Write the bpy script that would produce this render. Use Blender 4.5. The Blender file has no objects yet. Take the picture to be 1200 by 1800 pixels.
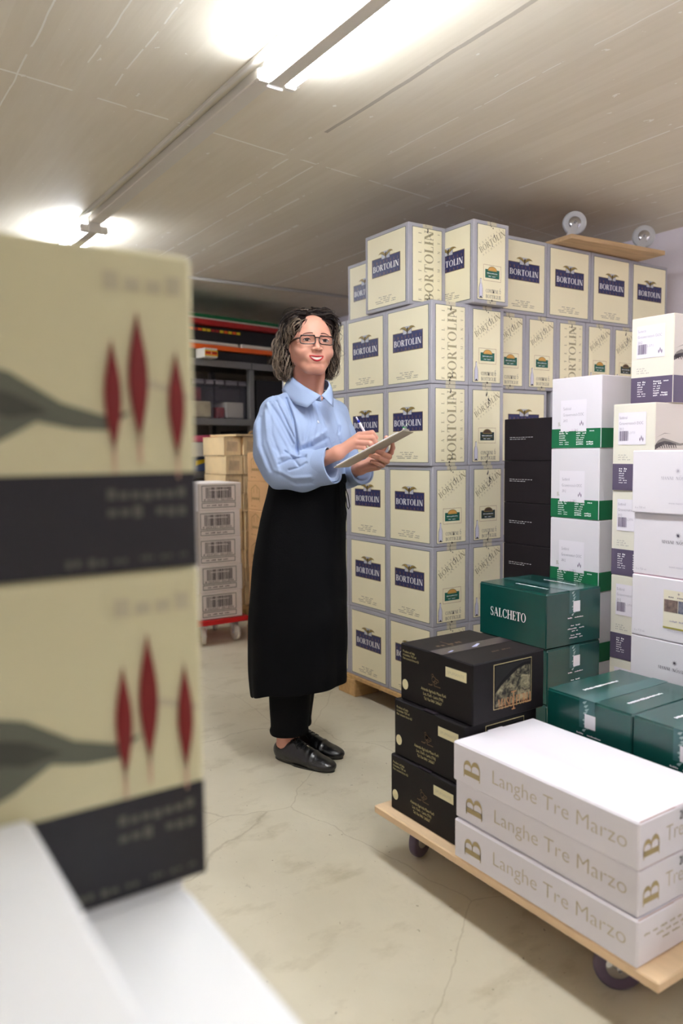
import bpy, math, random
import numpy as np
from mathutils import Matrix, Vector
random.seed(7)
SC = bpy.context.scene
COL = SC.collection
# ---------------------------------------------------------------- camera, exposure, world
TH = 0.589
cam_d = bpy.data.cameras.new('camera'); cam = bpy.data.objects.new('camera', cam_d); COL.objects.link(cam)
cam.matrix_world = Matrix.Translation((0, 0, 1.155)) @ Matrix.Rotation(-TH, 4, 'Z') @ Matrix.Rotation(math.pi/2 - 0.0788, 4, 'X') @ Matrix.Rotation(-0.0086, 4, 'Z')
cam_d.sensor_fit = 'VERTICAL'; cam_d.sensor_height = 36; cam_d.sensor_width = 24; cam_d.lens = 27.42
cam_d.clip_start = 0.02
cam_d.dof.use_dof = True; cam_d.dof.focus_distance = 2.6; cam_d.dof.aperture_fstop = 2.35
SC.camera = cam
SC.view_settings.view_transform = 'Standard'; SC.view_settings.look = 'None'
SC.view_settings.gamma = 1; SC.view_settings.use_curve_mapping = False
SC.view_settings.exposure = 1.0
try:
    SC.cycles.use_denoising = True
    SC.cycles.max_bounces = 10; SC.cycles.diffuse_bounces = 6
except Exception: pass
w = bpy.data.worlds.new('world'); SC.world = w; w.use_nodes = True
w.node_tree.nodes['Background'].inputs[0].default_value = (0.9, 0.95, 1, 1)
w.node_tree.nodes['Background'].inputs[1].default_value = 0.02
TUBE = 46.0
TUBE_FILL = 38.0  # base strength of the fill lamps added out of view

# ---------------------------------------------------------------- materials
def lin(c):
    return tuple(((x/255)/12.92 if x/255 <= 0.04045 else ((x/255+0.055)/1.055)**2.4) for x in c) + (1,)
MATS = {}
def mat(name, rgb, rough=0.6, metal=0.0, noise=0.0, nscale=20, bump=0.0, bscale=60, spec=0.4, emit=None, coat=0, alpha=1, stretch=None, sss=0, trans=0, rgb2=None):
    if name in MATS: return MATS[name]
    m = bpy.data.materials.new(name); m.use_nodes = True; nt = m.node_tree; N = nt.nodes; L = nt.links
    b = N['Principled BSDF']; c = lin(rgb)
    b.inputs['Base Color'].default_value = c; b.inputs['Roughness'].default_value = rough
    b.inputs['Metallic'].default_value = metal; b.inputs['Specular IOR Level'].default_value = spec
    if coat: b.inputs['Coat Weight'].default_value = coat; b.inputs['Coat Roughness'].default_value = 0.15
    if sss: b.inputs['Subsurface Weight'].default_value = sss; b.inputs['Subsurface Radius'].default_value = (0.012, 0.004, 0.002)
    if alpha < 1: b.inputs['Alpha'].default_value = alpha
    if trans: b.inputs['Transmission Weight'].default_value = trans; b.inputs['IOR'].default_value = 1.45
    if emit: b.inputs['Emission Color'].default_value = lin(emit[0]); b.inputs['Emission Strength'].default_value = emit[1]
    if noise or bump:
        tc = N.new('ShaderNodeTexCoord'); mp = N.new('ShaderNodeMapping'); L.new(tc.outputs['Object'], mp.inputs[0])
        if stretch: mp.inputs['Scale'].default_value = stretch
    if noise:
        n = N.new('ShaderNodeTexNoise'); n.inputs['Scale'].default_value = nscale; n.inputs['Detail'].default_value = 5
        L.new(mp.outputs[0], n.inputs['Vector'])
        r = N.new('ShaderNodeValToRGB'); e = r.color_ramp.elements
        lo = lin(rgb2) if rgb2 else tuple(x*(1-noise) for x in c[:3]) + (1,)
        e[0].position = 0.3; e[0].color = lo; e[1].position = 0.7; e[1].color = c if rgb2 else tuple(min(1, x*(1+noise*0.6)) for x in c[:3]) + (1,)
        L.new(n.outputs[0], r.inputs[0]); L.new(r.outputs[0], b.inputs['Base Color'])
    if bump:
        n2 = N.new('ShaderNodeTexNoise'); n2.inputs['Scale'].default_value = bscale; n2.inputs['Detail'].default_value = 4
        L.new(mp.outputs[0], n2.inputs['Vector'])
        bp = N.new('ShaderNodeBump'); bp.inputs['Strength'].default_value = bump; bp.inputs['Distance'].default_value = 0.01
        L.new(n2.outputs[0], bp.inputs['Height']); L.new(bp.outputs[0], b.inputs['Normal'])
    MATS[name] = m
    return m

# ---------------------------------------------------------------- mesh builder
class MB:
    def __init__(s): s.v = []; s.f = []; s.mi = []; s.sm = []; s.mats = []
    def _m(s, m):
        if m not in s.mats: s.mats.append(m)
        return s.mats.index(m)
    def add(s, vs, fs, m, smooth=False):
        k = len(s.v); s.v += [tuple(p) for p in vs]; mi = s._m(m)
        for f in fs: s.f.append(tuple(i+k for i in f)); s.mi.append(mi); s.sm.append(smooth)
    def box(s, x0, x1, y0, y1, z0, z1, m, b=0.0):
        if b <= 0:
            vs = [(x, y, z) for z in (z0, z1) for y in (y0, y1) for x in (x0, x1)]
            s.add(vs, [(0,2,3,1), (4,5,7,6), (0,1,5,4), (2,6,7,3), (0,4,6,2), (1,3,7,5)], m); return
        X = (x0, x1); Y = (y0, y1); Z = (z0, z1); vs = []; idx = {}
        for i in (0, 1):
            for j in (0, 1):
                for k in (0, 1):
                    sx, sy, sz = (b if i == 0 else -b), (b if j == 0 else -b), (b if k == 0 else -b)
                    for a, p in (('x', (X[i], Y[j]+sy, Z[k]+sz)), ('y', (X[i]+sx, Y[j], Z[k]+sz)), ('z', (X[i]+sx, Y[j]+sy, Z[k]))):
                        idx[(i, j, k, a)] = len(vs); vs.append(p)
        fs = []
        for i in (0, 1):
            q = [idx[(i, j, k, 'x')] for j, k in ((0,0), (0,1), (1,1), (1,0))]; fs.append(q if i == 0 else q[::-1])
            q = [idx[(j, i, k, 'y')] for j, k in ((0,0), (1,0), (1,1), (0,1))]; fs.append(q if i == 0 else q[::-1])
            q = [idx[(j, k, i, 'z')] for j, k in ((0,0), (0,1), (1,1), (1,0))]; fs.append(q if i == 0 else q[::-1])
        c = Vector(((x0+x1)/2, (y0+y1)/2, (z0+z1)/2))
        def orient(q):
            P = [Vector(vs[t]) for t in q]; n = (P[1]-P[0]).cross(P[2]-P[0])
            return q if n.dot(P[0]-c) > 0 else q[::-1]
        for i in (0, 1):
            for j in (0, 1):
                fs.append(orient([idx[(i,j,0,'x')], idx[(i,j,1,'x')], idx[(i,j,1,'y')], idx[(i,j,0,'y')]]))
                fs.append(orient([idx[(i,0,j,'x')], idx[(i,1,j,'x')], idx[(i,1,j,'z')], idx[(i,0,j,'z')]]))
                fs.append(orient([idx[(0,i,j,'y')], idx[(1,i,j,'y')], idx[(1,i,j,'z')], idx[(0,i,j,'z')]]))
                for k in (0, 1): fs.append(orient([idx[(i,j,k,'x')], idx[(i,j,k,'y')], idx[(i,j,k,'z')]]))
        s.add(vs, fs, m)
    def tube(s, pts, r, m, n=8, caps=True, flat=1.0):
        P = [Vector(p) for p in pts]; K = len(P)
        R = r if isinstance(r, (list, tuple)) else [r]*K
        up = Vector((0, 0, 1)); vs = []; prev = None
        for i in range(K):
            t = (P[min(i+1, K-1)] - P[max(i-1, 0)])
            t = t.normalized() if t.length > 1e-9 else Vector((0, 0, 1))
            if prev is None:
                a = up if abs(t.dot(up)) < 0.95 else Vector((1, 0, 0)); u = t.cross(a).normalized()
            else:
                u = prev - t*prev.dot(t); u = u.normalized() if u.length > 1e-9 else t.orthogonal().normalized()
            prev = u; v = t.cross(u)
            for j in range(n):
                a = 2*math.pi*j/n; vs.append(P[i] + (u*math.cos(a) + v*math.sin(a)*flat)*R[i])
        fs = []
        for i in range(K-1):
            for j in range(n):
                j2 = (j+1) % n; fs.append((i*n+j, i*n+j2, (i+1)*n+j2, (i+1)*n+j))
        if caps: fs.append(tuple(range(n))[::-1]); fs.append(tuple((K-1)*n+j for j in range(n)))
        s.add(vs, fs, m, True)
    def cyl(s, a, b, r, m, n=20, r2=None):
        s.tube([a, b], [r, r if r2 is None else r2], m, n)
    def lathe(s, prof, c, axis, m, n=28):
        ax = Vector(axis).normalized(); u = ax.orthogonal().normalized(); v = ax.cross(u); c = Vector(c)
        vs = []
        for r, h in prof:
            for j in range(n):
                a = 2*math.pi*j/n; vs.append(c + ax*h + (u*math.cos(a)+v*math.sin(a))*r)
        fs = []
        for i in range(len(prof)-1):
            for j in range(n):
                j2 = (j+1) % n; fs.append((i*n+j, i*n+j2, (i+1)*n+j2, (i+1)*n+j))
        fs.append(tuple(range(n))[::-1]); fs.append(tuple((len(prof)-1)*n+j for j in range(n)))
        s.add(vs, fs, m, True)
    def mesh(s, name):
        me = bpy.data.meshes.new(name); me.from_pydata(s.v, [], s.f)
        for m in s.mats: me.materials.append(m)
        me.polygons.foreach_set('material_index', s.mi); me.polygons.foreach_set('use_smooth', s.sm); me.update()
        return me
    def build(s, name, parent=None, loc=(0, 0, 0), rz=0):
        o = bpy.data.objects.new(name, s.mesh(name)); COL.objects.link(o)
        o.location = loc; o.rotation_euler = (0, 0, rz)
        if parent: o.parent = parent
        return o
def thing(name, label, cat, loc=(0, 0, 0), rz=0, group=None):
    o = bpy.data.objects.new(name, None); COL.objects.link(o); o.empty_display_size = 0.05
    o.location = loc; o.rotation_euler = (0, 0, rz); o['label'] = label; o['category'] = cat
    if group: o['group'] = group
    return o
def tag(o, label, cat, group=None):
    o['label'] = label; o['category'] = cat
    if group: o['group'] = group
    return o
def structure(o): o['kind'] = 'structure'; return o
def copy_tree(o, loc, rz, label, group):
    r = o.copy(); COL.objects.link(r); r.location = loc; r.rotation_euler = (0, 0, rz); r['label'] = label
    if group: r['group'] = group
    for ch in list(o.children):
        c = ch.copy(); COL.objects.link(c); c.parent = r
        for g in list(ch.children):
            d = g.copy(); COL.objects.link(d); d.parent = c
    return r

# ---------------------------------------------------------------- lettering
_tc = {}
def sans(txt, thin=0.0):
    k = (txt, thin)
    if k not in _tc:
        c = bpy.data.curves.new('lettering', 'FONT'); c.body = txt; c.size = 1; c.resolution_u = 3; c.offset = thin
        o = bpy.data.objects.new('lettering', c); me = bpy.data.meshes.new_from_object(o)
        vs = [(v.co.x, v.co.y) for v in me.vertices]; fs = [tuple(p.vertices) for p in me.polygons]
        # make every face counter-clockwise
        out = []
        for f in fs:
            a = sum(vs[f[i]][0]*vs[f[(i+1) % len(f)]][1] - vs[f[(i+1) % len(f)]][0]*vs[f[i]][1] for i in range(len(f)))
            out.append(f if a > 0 else f[::-1])
        x0 = min(v[0] for v in vs); x1 = max(v[0] for v in vs)
        _tc[k] = ([(v[0]-x0, v[1]/0.70) for v in vs], out, (x1-x0))
        bpy.data.objects.remove(o); bpy.data.curves.remove(c); bpy.data.meshes.remove(me)
    return _tc[k]
def q(x0, y0, x1, y1): return [(x0, y0), (x1, y0), (x1, y1), (x0, y1)]
def ring(cx, cy, rx, ry, tx, ty, a0, a1, n=12):
    out = []
    for i in range(n):
        A = math.radians(a0+(a1-a0)*i/n); B = math.radians(a0+(a1-a0)*(i+1)/n)
        f = lambda t, X, Y: (cx+X*math.cos(t), cy+Y*math.sin(t))
        out.append([f(A, rx, ry), f(B, rx, ry), f(B, rx-tx, ry-ty), f(A, rx-tx, ry-ty)])
    return out
def stem(x, t=.17, y0=0, y1=1, top=1, bot=1, s=.07, h=.045):
    o = [q(x, y0, x+t, y1)]
    if top: o.append(q(x-s, y1-h, x+t+s, y1))
    if bot: o.append(q(x-s, y0, x+t+s, y0+h))
    return o
def diag(x0, x1, t, y0=0, y1=1): return [[(x0, y0), (x0+t, y0), (x1+t, y1), (x1, y1)]]
SER = {
 'I': (.33, stem(.08)),
 'L': (.62, stem(.08) + [q(.08, 0, .55, .05), [(.5, 0), (.57, 0), (.57, .3), (.535, .3)]]),
 'T': (.70, stem(.25, top=0) + [q(.02, .945, .66, 1), [(.02, .72), (.05, .72), (.08, 1), (.02, 1)], [(.63, .72), (.66, .72), (.66, 1), (.6, 1)]]),
 'E': (.64, stem(.08) + [q(.08, 0, .56, .05), q(.08, .95, .54, 1), q(.2, .48, .42, .53), [(.5, 0), (.58, 0), (.58, .27), (.55, .27)], [(.5, 1), (.54, .75), (.56, .75), (.56, 1)], q(.40, .4, .43, .62)]),
 'F': (.60, stem(.08) + [q(.08, .95, .54, 1), q(.2, .48, .42, .53), [(.5, 1), (.54, .75), (.56, .75), (.56, 1)], q(.40, .4, .43, .62)]),
 'B': (.68, stem(.08) + [q(.2, .955, .36, 1), q(.2, 0, .38, .045), q(.2, .5, .36, .545)] + ring(.34, .75, .24, .25, .14, .045, -90, 90) + ring(.36, .27, .27, .27, .15, .045, -90, 90)),
 'P': (.62, stem(.08) + [q(.2, .955, .36, 1), q(.2, .45, .36, .495)] + ring(.34, .72, .24, .275, .14, .045, -90, 90)),
 'R': (.74, stem(.08) + [q(.2, .955, .36, 1), q(.2, .47, .36, .515)] + ring(.34, .735, .24, .265, .14, .045, -90, 90) + [[(.55, 0), (.74, 0), (.46, .5), (.30, .5)]]),
 'O': (.84, ring(.41, .5, .39, .51, .15, .045, 0, 360, 28)),
 'C': (.76, ring(.41, .5, .39, .51, .15, .045, 38, 322, 24) + [[(.68, .64), (.71, .64), (.71, 1), (.66, .95)], [(.66, .08), (.71, .0), (.71, .3), (.68, .3)]]),
 'G': (.82, ring(.41, .5, .39, .51, .15, .045, 38, 300, 24) + stem(.6, .13, 0.03, .42, 1, 0, .06) + [[(.68, .64), (.71, .64), (.71, 1), (.66, .95)]]),
 'H': (.82, stem(.08) + stem(.58) + [q(.2, .48, .6, .53)]),
 'N': (.84, stem(.1, .06) + stem(.68, .06, bot=0) + diag(.56, .08, .19)),
 'M': (1.0, stem(.1, .05) + stem(.78, .16) + [[(.44, 0), (.50, 0), (.27, 1), (.10, 1)], [(.44, 0), (.50, 0), (.82, 1), (.77, 1)]]),
 'U': (.80, stem(.08, .15, .3, 1, 1, 0) + stem(.64, .05, .3, 1, 1, 0) + ring(.385, .32, .305, .33, .13, .05, 180, 360, 12)),
 'A': (.80, diag(.02, .35, .045, 0, 1) + diag(.56, .28, .17, 0, 1) + [q(.17, .3, .6, .345), q(-.02, 0, .16, .04), q(.5, 0, .8, .04)]),
 'S': (.58, ring(.28, .745, .24, .265, .1, .045, 30, 90, 5) + ring(.28, .745, .24, .265, .13, .045, 90, 250, 10) + ring(.28, .26, .25, .27, .13, .045, -90, 75, 10) + ring(.28, .26, .25, .27, .1, .045, 200, 270, 5) + [[(.14, .56), (.22, .66), (.46, .44), (.36, .36)], q(.46, .68, .49, .98), q(.05, .02, .08, .34)]),
 'Z': (.66, [q(.04, .95, .6, 1), q(.04, 0, .6, .05), [(.04, .05), (.22, .05), (.6, .95), (.42, .95)], q(.04, .75, .07, 1), q(.57, 0, .6, .28)]),
 ' ': (.4, []), '.': (.25, [q(.08, .4, .18, .52)]),
}
class Face:
    """printing on a flat panel: O origin, U right, V up; everything is real geometry lying on the card"""
    def __init__(s, mb, O, U, V, eps=0.00045):
        s.mb = mb; s.O = Vector(O); s.U = Vector(U); s.V = Vector(V); s.N = s.U.cross(s.V).normalized(); s.eps = eps
    def P(s, u, v, l): return s.O + s.U*u + s.V*v + s.N*(s.eps*l)
    def poly(s, pts, m, l=1):
        a = sum(pts[i][0]*pts[(i+1) % len(pts)][1] - pts[(i+1) % len(pts)][0]*pts[i][1] for i in range(len(pts)))
        if a < 0: pts = pts[::-1]
        s.mb.add([s.P(u, v, l) for u, v in pts], [tuple(range(len(pts)))], m)
    def rect(s, u0, v0, u1, v1, m, l=1): s.poly([(u0, v0), (u1, v0), (u1, v1), (u0, v1)], m, l)
    def frame(s, u0, v0, u1, v1, t, m, l=1):
        s.rect(u0, v0, u1, v0+t, m, l); s.rect(u0, v1-t, u1, v1, m, l); s.rect(u0, v0+t, u0+t, v1-t, m, l); s.rect(u1-t, v0+t, u1, v1-t, m, l)
    def _tf(s, x, y, u, v, h, wsc, rot, shear):
        x *= h*wsc; y *= h; c, sn = math.cos(rot), math.sin(rot)
        y += x*shear
        return (u + x*c - y*sn, v + x*sn + y*c)
    def serif(s, txt, u, v, h, m, width=None, track=0.08, rot=0, shear=0, l=2, wsc=1.0):
        tot = sum(SER[c][0] for c in txt) + track*(len(txt)-1)
        if width: wsc = width/(tot*h)
        x = 0
        for c in txt:
            wd, polys = SER[c]
            for p in polys: s.poly([s._tf(px+x, py, u, v, h, wsc, rot, shear) for px, py in p], m, l)
            x += wd + track
        return tot*h*wsc
    def text(s, txt, u, v, h, m, width=None, rot=0, l=2, thin=0.0, wsc=1.0):
        vs, fs, tot = sans(txt, thin); tot0 = tot
        if width: wsc = width/(tot*h)
        s.mb.add([s.P(*s._tf(x, y, u, v, h, wsc, rot, 0), l) for x, y in vs], fs, m)
        return tot0*h*wsc
    def spaced(s, txt, u, v, h, m, width, rot=0, l=2, shear=0):
        n = len(txt); step = width/n
        for i, c in enumerate(txt):
            if c == ' ': continue
            du = step*i; cc, sn = math.cos(rot), math.sin(rot)
            s.serif(c, u+du*cc - du*shear*sn, v+du*sn+du*shear*cc, h, m, rot=rot, l=l, shear=shear)
    def bars(s, u, v, w, h, m, words=4, l=2, rng=None, center=False):
        """a line of print too small to read"""
        r = rng or random
        ws = [r.uniform(.5, 1.4) for _ in range(words)]; t = sum(ws) + .35*(words-1); k = w/t; x = u
        for a in ws:
            n = max(2, int(a*k/(h*1.1)))
            cw = a*k/n
            for j in range(n): s.rect(x+j*cw, v + (0 if r.random() < .8 else -h*.2), x+j*cw+cw*.72, v+h*r.choice((.7, .7, 1)), m, l)
            x += (a+.35)*k
    def ellipse(s, cu, cv, ru, rv, m, l=2, n=24, a0=0, a1=360):
        s.poly([(cu+ru*math.cos(math.radians(a0+(a1-a0)*i/n)), cv+rv*math.sin(math.radians(a0+(a1-a0)*i/n))) for i in range(n+(0 if a1-a0 == 360 else 1))], m, l)
    def barcode(s, u, v, w, h, m, n=30, seed=1, l=2):
        r = random.Random(seed); x = 0; tot = []
        for i in range(n): tot.append((r.choice((1, 1, 2, 3)), r.choice((1, 1, 2))))
        k = w/sum(a+b for a, b in tot)
        for a, b in tot: s.rect(u+x*k, v, u+(x+a)*k, v+h, m, l); x += a+b
def faces_of(mb, dx, dy, dz, eps=0.00045):
    return {'W': Face(mb, (-dx/2, dy/2, 0), (0, -1, 0), (0, 0, 1), eps), 'S': Face(mb, (-dx/2, -dy/2, 0), (1, 0, 0), (0, 0, 1), eps),
            'E': Face(mb, (dx/2, -dy/2, 0), (0, 1, 0), (0, 0, 1), eps), 'N': Face(mb, (dx/2, dy/2, 0), (-1, 0, 0), (0, 0, 1), eps),
            'T': Face(mb, (-dx/2, -dy/2, dz), (1, 0, 0), (0, 1, 0), eps)}
# ================================================================ ROOM
def nodes(m): return m.node_tree.nodes, m.node_tree.links, m.node_tree.nodes['Principled BSDF']
def floor_mat():
    m = bpy.data.materials.new('painted_concrete_floor'); m.use_nodes = True; N, L, b = nodes(m)
    tc = N.new('ShaderNodeTexCoord')
    def noise(sc, det, sx=1, sy=1, rough=.5, off=0):
        mp = N.new('ShaderNodeMapping'); mp.inputs['Scale'].default_value = (sx, sy, 1); mp.inputs['Location'].default_value = (off, off, 0)
        L.new(tc.outputs['Object'], mp.inputs[0]); n = N.new('ShaderNodeTexNoise'); n.inputs['Scale'].default_value = sc
        n.inputs['Detail'].default_value = det; n.inputs['Roughness'].default_value = rough; L.new(mp.outputs[0], n.inputs['Vector']); return n.outputs[0]
    def ramp(src, p0, c0, p1, c1):
        r = N.new('ShaderNodeValToRGB'); e = r.color_ramp.elements; e[0].position = p0; e[0].color = c0; e[1].position = p1; e[1].color = c1
        L.new(src, r.inputs[0]); return r.outputs[0]
    def mul(a, bb, f=1.0):
        x = N.new('ShaderNodeMix'); x.data_type = 'RGBA'; x.blend_type = 'MULTIPLY'; x.inputs[0].default_value = f
        L.new(a, x.inputs[6]); L.new(bb, x.inputs[7]); return x.outputs[2]
    base = ramp(noise(2.2, 8), .3, lin((190, 182, 160)), .72, lin((208, 201, 180)))
    stains = ramp(noise(5.5, 9, 1, 1.6, .62, 7), .28, (.62, .58, .5, 1), .46, (1, 1, 1, 1))
    scuffs = ramp(noise(16, 12, 1, .35, .75, 3), .29, (.5, .47, .42, 1), .37, (1, 1, 1, 1))
    specks = ramp(noise(60, 2, 1, 1, .5, 11), .24, (.45, .42, .38, 1), .29, (1, 1, 1, 1))
    streaks = ramp(noise(30, 10, .25, 1.6, .8, 17), .30, (.55, .52, .46, 1), .36, (1, 1, 1, 1))
    col = mul(mul(mul(mul(base, stains, .6), scuffs, .8), specks, .8), streaks, .6)
    # hairline cracks
    vo = N.new('ShaderNodeTexVoronoi'); vo.feature = 'DISTANCE_TO_EDGE'; vo.inputs['Scale'].default_value = 1.35
    wp = N.new('ShaderNodeTexNoise'); wp.inputs['Scale'].default_value = 6; wp.inputs['Detail'].default_value = 6
    L.new(tc.outputs['Object'], wp.inputs['Vector'])
    mx = N.new('ShaderNodeMix'); mx.data_type = 'RGBA'; mx.inputs[0].default_value = .06; L.new(tc.outputs['Object'], mx.inputs[6]); L.new(wp.outputs[1], mx.inputs[7])
    L.new(mx.outputs[2], vo.inputs['Vector'])
    col = mul(col, ramp(vo.outputs[0], .0, (.6, .56, .5, 1), .003, (1, 1, 1, 1)), .55)
    L.new(col, b.inputs['Base Color'])
    r = N.new('ShaderNodeMapRange'); r.inputs[3].default_value = .32; r.inputs[4].default_value = .6
    L.new(noise(7, 6), r.inputs[0]); L.new(r.outputs[0], b.inputs['Roughness'])
    bp = N.new('ShaderNodeBump'); bp.inputs['Strength'].default_value = .12; bp.inputs['Distance'].default_value = .01
    L.new(noise(30, 6), bp.inputs['Height']); L.new(bp.outputs[0], b.inputs['Normal'])
    return m
def ceiling_mat():
    m = bpy.data.materials.new('board_marked_concrete'); m.use_nodes = True; N, L, b = nodes(m)
    tc = N.new('ShaderNodeTexCoord'); sp = N.new('ShaderNodeSeparateXYZ'); L.new(tc.outputs['Object'], sp.inputs[0])
    def M(op, a, bb=None, c=None):
        n = N.new('ShaderNodeMath'); n.operation = op
        for i, x in enumerate((a, bb, c)):
            if x is None: continue
            if isinstance(x, (int, float)): n.inputs[i].default_value = x
            else: L.new(x, n.inputs[i])
        return n.outputs[0]
    def noise(sc, sx=1, sy=1, det=4, off=0):
        mp = N.new('ShaderNodeMapping'); mp.inputs['Scale'].default_value = (sx, sy, 1); mp.inputs['Location'].default_value = (off, off*.7, 0)
        L.new(tc.outputs['Object'], mp.inputs[0]); n = N.new('ShaderNodeTexNoise'); n.inputs['Scale'].default_value = sc; n.inputs['Detail'].default_value = det
        L.new(mp.outputs[0], n.inputs['Vector']); return n.outputs[0]
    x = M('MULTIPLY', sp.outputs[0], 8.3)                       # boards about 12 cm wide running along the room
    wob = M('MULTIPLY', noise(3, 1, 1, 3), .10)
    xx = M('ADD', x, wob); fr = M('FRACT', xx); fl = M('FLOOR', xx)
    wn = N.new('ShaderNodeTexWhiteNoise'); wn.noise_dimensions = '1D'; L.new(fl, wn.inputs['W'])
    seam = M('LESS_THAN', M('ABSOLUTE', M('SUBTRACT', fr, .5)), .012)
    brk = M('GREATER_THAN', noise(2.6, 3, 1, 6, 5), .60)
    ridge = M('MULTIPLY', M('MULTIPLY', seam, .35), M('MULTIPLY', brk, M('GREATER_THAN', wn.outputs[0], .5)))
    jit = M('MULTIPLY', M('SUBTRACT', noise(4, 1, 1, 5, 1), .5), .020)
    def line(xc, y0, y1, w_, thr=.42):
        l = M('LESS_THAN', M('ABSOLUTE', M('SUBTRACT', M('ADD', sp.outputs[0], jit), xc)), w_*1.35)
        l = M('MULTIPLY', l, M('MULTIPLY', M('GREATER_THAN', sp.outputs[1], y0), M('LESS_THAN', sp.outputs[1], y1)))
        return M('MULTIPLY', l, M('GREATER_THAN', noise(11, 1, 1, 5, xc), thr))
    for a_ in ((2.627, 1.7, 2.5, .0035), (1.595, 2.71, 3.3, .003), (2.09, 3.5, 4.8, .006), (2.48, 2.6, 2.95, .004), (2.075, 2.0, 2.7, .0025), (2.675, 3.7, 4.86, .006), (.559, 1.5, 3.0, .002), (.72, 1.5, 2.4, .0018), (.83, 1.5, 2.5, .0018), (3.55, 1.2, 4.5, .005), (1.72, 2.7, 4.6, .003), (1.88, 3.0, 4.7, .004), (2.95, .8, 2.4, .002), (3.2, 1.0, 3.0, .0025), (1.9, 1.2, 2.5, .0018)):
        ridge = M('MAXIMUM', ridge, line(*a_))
    dark = line(1.583, .3, 2.45, .006, .1)  # dark gap between boards, the shadow of the step painted into its colour
    # cross joint and little blobs of paint
    jy = M('ADD', M('SUBTRACT', sp.outputs[1], M('MULTIPLY', sp.outputs[0], .13)), M('MULTIPLY', jit, .7))
    joint = M('LESS_THAN', M('ABSOLUTE', M('SUBTRACT', jy, 2.51)), .005)
    joint = M('MULTIPLY', joint, M('GREATER_THAN', noise(9, 1, 1, 5, 9), .42))
    blob = M('MULTIPLY', M('GREATER_THAN', noise(30, 1, .6, 3, 3), .70), M('GREATER_THAN', noise(3, 1, 1, 2, 2), .5))
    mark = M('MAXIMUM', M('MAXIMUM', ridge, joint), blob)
    grain = noise(7, 5, .5, 8)
    r = N.new('ShaderNodeValToRGB'); e = r.color_ramp.elements; e[0].position = .3; e[0].color = lin((224, 216, 198)); e[1].position = .7; e[1].color = lin((231, 224, 208))
    L.new(M('ADD', M('MULTIPLY', grain, .7), M('MULTIPLY', wn.outputs[0], .3)), r.inputs[0])
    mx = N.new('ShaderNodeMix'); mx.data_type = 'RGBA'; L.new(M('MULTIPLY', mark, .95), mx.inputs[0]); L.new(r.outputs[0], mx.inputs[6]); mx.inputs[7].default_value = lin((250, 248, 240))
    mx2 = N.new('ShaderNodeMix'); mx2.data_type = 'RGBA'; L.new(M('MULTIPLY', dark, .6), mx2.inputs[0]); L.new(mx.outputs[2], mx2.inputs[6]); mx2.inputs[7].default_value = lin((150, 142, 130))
    L.new(mx2.outputs[2], b.inputs['Base Color']); b.inputs['Roughness'].default_value = .62
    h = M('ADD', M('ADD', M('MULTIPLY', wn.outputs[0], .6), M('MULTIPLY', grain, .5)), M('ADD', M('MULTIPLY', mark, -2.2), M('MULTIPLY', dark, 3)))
    bp = N.new('ShaderNodeBump'); bp.inputs['Strength'].default_value = .4; bp.inputs['Distance'].default_value = .004
    L.new(h, bp.inputs['Height']); L.new(bp.outputs[0], b.inputs['Normal'])
    return m
CZ = 2.30; XR = 3.80; XL = -2.2; YB = 6.3; YF = -2.6
plaster = mat('white_plaster', (236, 228, 238), .75, noise=.04, nscale=3, bump=.15, bscale=40)
def slab(name, x0, x1, y0, y1, z0, z1, m):
    b = MB(); b.box(x0, x1, y0, y1, z0, z1, m); return structure(b.build(name))
slab('floor', XL-.2, XR+.2, YF-.2, YB+.2, -.1, 0, floor_mat())
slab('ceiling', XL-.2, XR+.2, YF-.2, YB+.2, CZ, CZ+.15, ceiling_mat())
slab('wall_right', XR, XR+.15, YF, YB, 0, CZ, plaster)
slab('wall_left', XL-.15, XL, YF, YB, 0, CZ, plaster)
slab('wall_back', XL, XR, YB, YB+.15, 0, CZ, mat('grey_plaster', (150, 142, 130), .8, noise=.05, nscale=3))
slab('wall_front', XL, XR, YF-.15, YF, 0, CZ, plaster)

# ---- ceiling lights and the channel between them
enamel = mat('white_enamel', (222, 218, 210), .4, spec=.5)
enamel_grey = mat('grey_pvc', (205, 198, 190), .5)
metal = mat('zinc', (190, 190, 195), .3, metal=1.0, bump=.05)
def tube_mat(n, s): return mat(n, (255, 252, 246), .3, emit=((238, 244, 254), s))
def luminaire(y0, y1, label, s, x=1.175):
    t = thing('ceiling_light', label, 'ceiling light', (x, (y0+y1)/2, CZ), 0); L_ = (y1-y0)/2
    b = MB(); b.box(-.026, .026, -L_, L_, -.072, 0, enamel, .004); b.build('housing', t)
    for k in (-1, 1):
        b = MB(); b.cyl((k*.052, -L_+.03, -.058), (k*.052, L_-.03, -.058), .013, tube_mat('tube_glow_%d' % int(s*10), s), 14); b.build('fluorescent_tube', t)
    for e in (-1, 1):
        for k in (-1, 1):
            b = MB(); y = e*(L_-.014)
            b.box(min(k*.022, k*.066), max(k*.022, k*.066), y-.014, y+.014, -.076, -.040, enamel, .006); b.build('lamp_holder', t)
    for e in (-1, 1):
        b = MB(); b.box(-.03, .03, e*(L_-.002)-.008, e*(L_-.002)+.008, -.080, 0, enamel, .004); b.build('end_cap', t)
    return t
luminaire(.60, 2.10, 'twin-tube ceiling light at the top edge, nearer of the two lit ones', TUBE)
luminaire(3.90, 5.12, 'lit twin-tube ceiling light farther away, above the blurred cream carton', TUBE)
luminaire(-1.5, .0, 'added twin-tube fill light behind the camera in the same row, out of view', TUBE_FILL*.45)  # unseen lamp added to lift the light on the foreground cartons
luminaire(-.75, .47, 'added twin-tube fill light right of the camera, out of view', TUBE_FILL*1.4, 2.95)  # unseen lamp added to brighten the stacks and ceiling on the right
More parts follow.
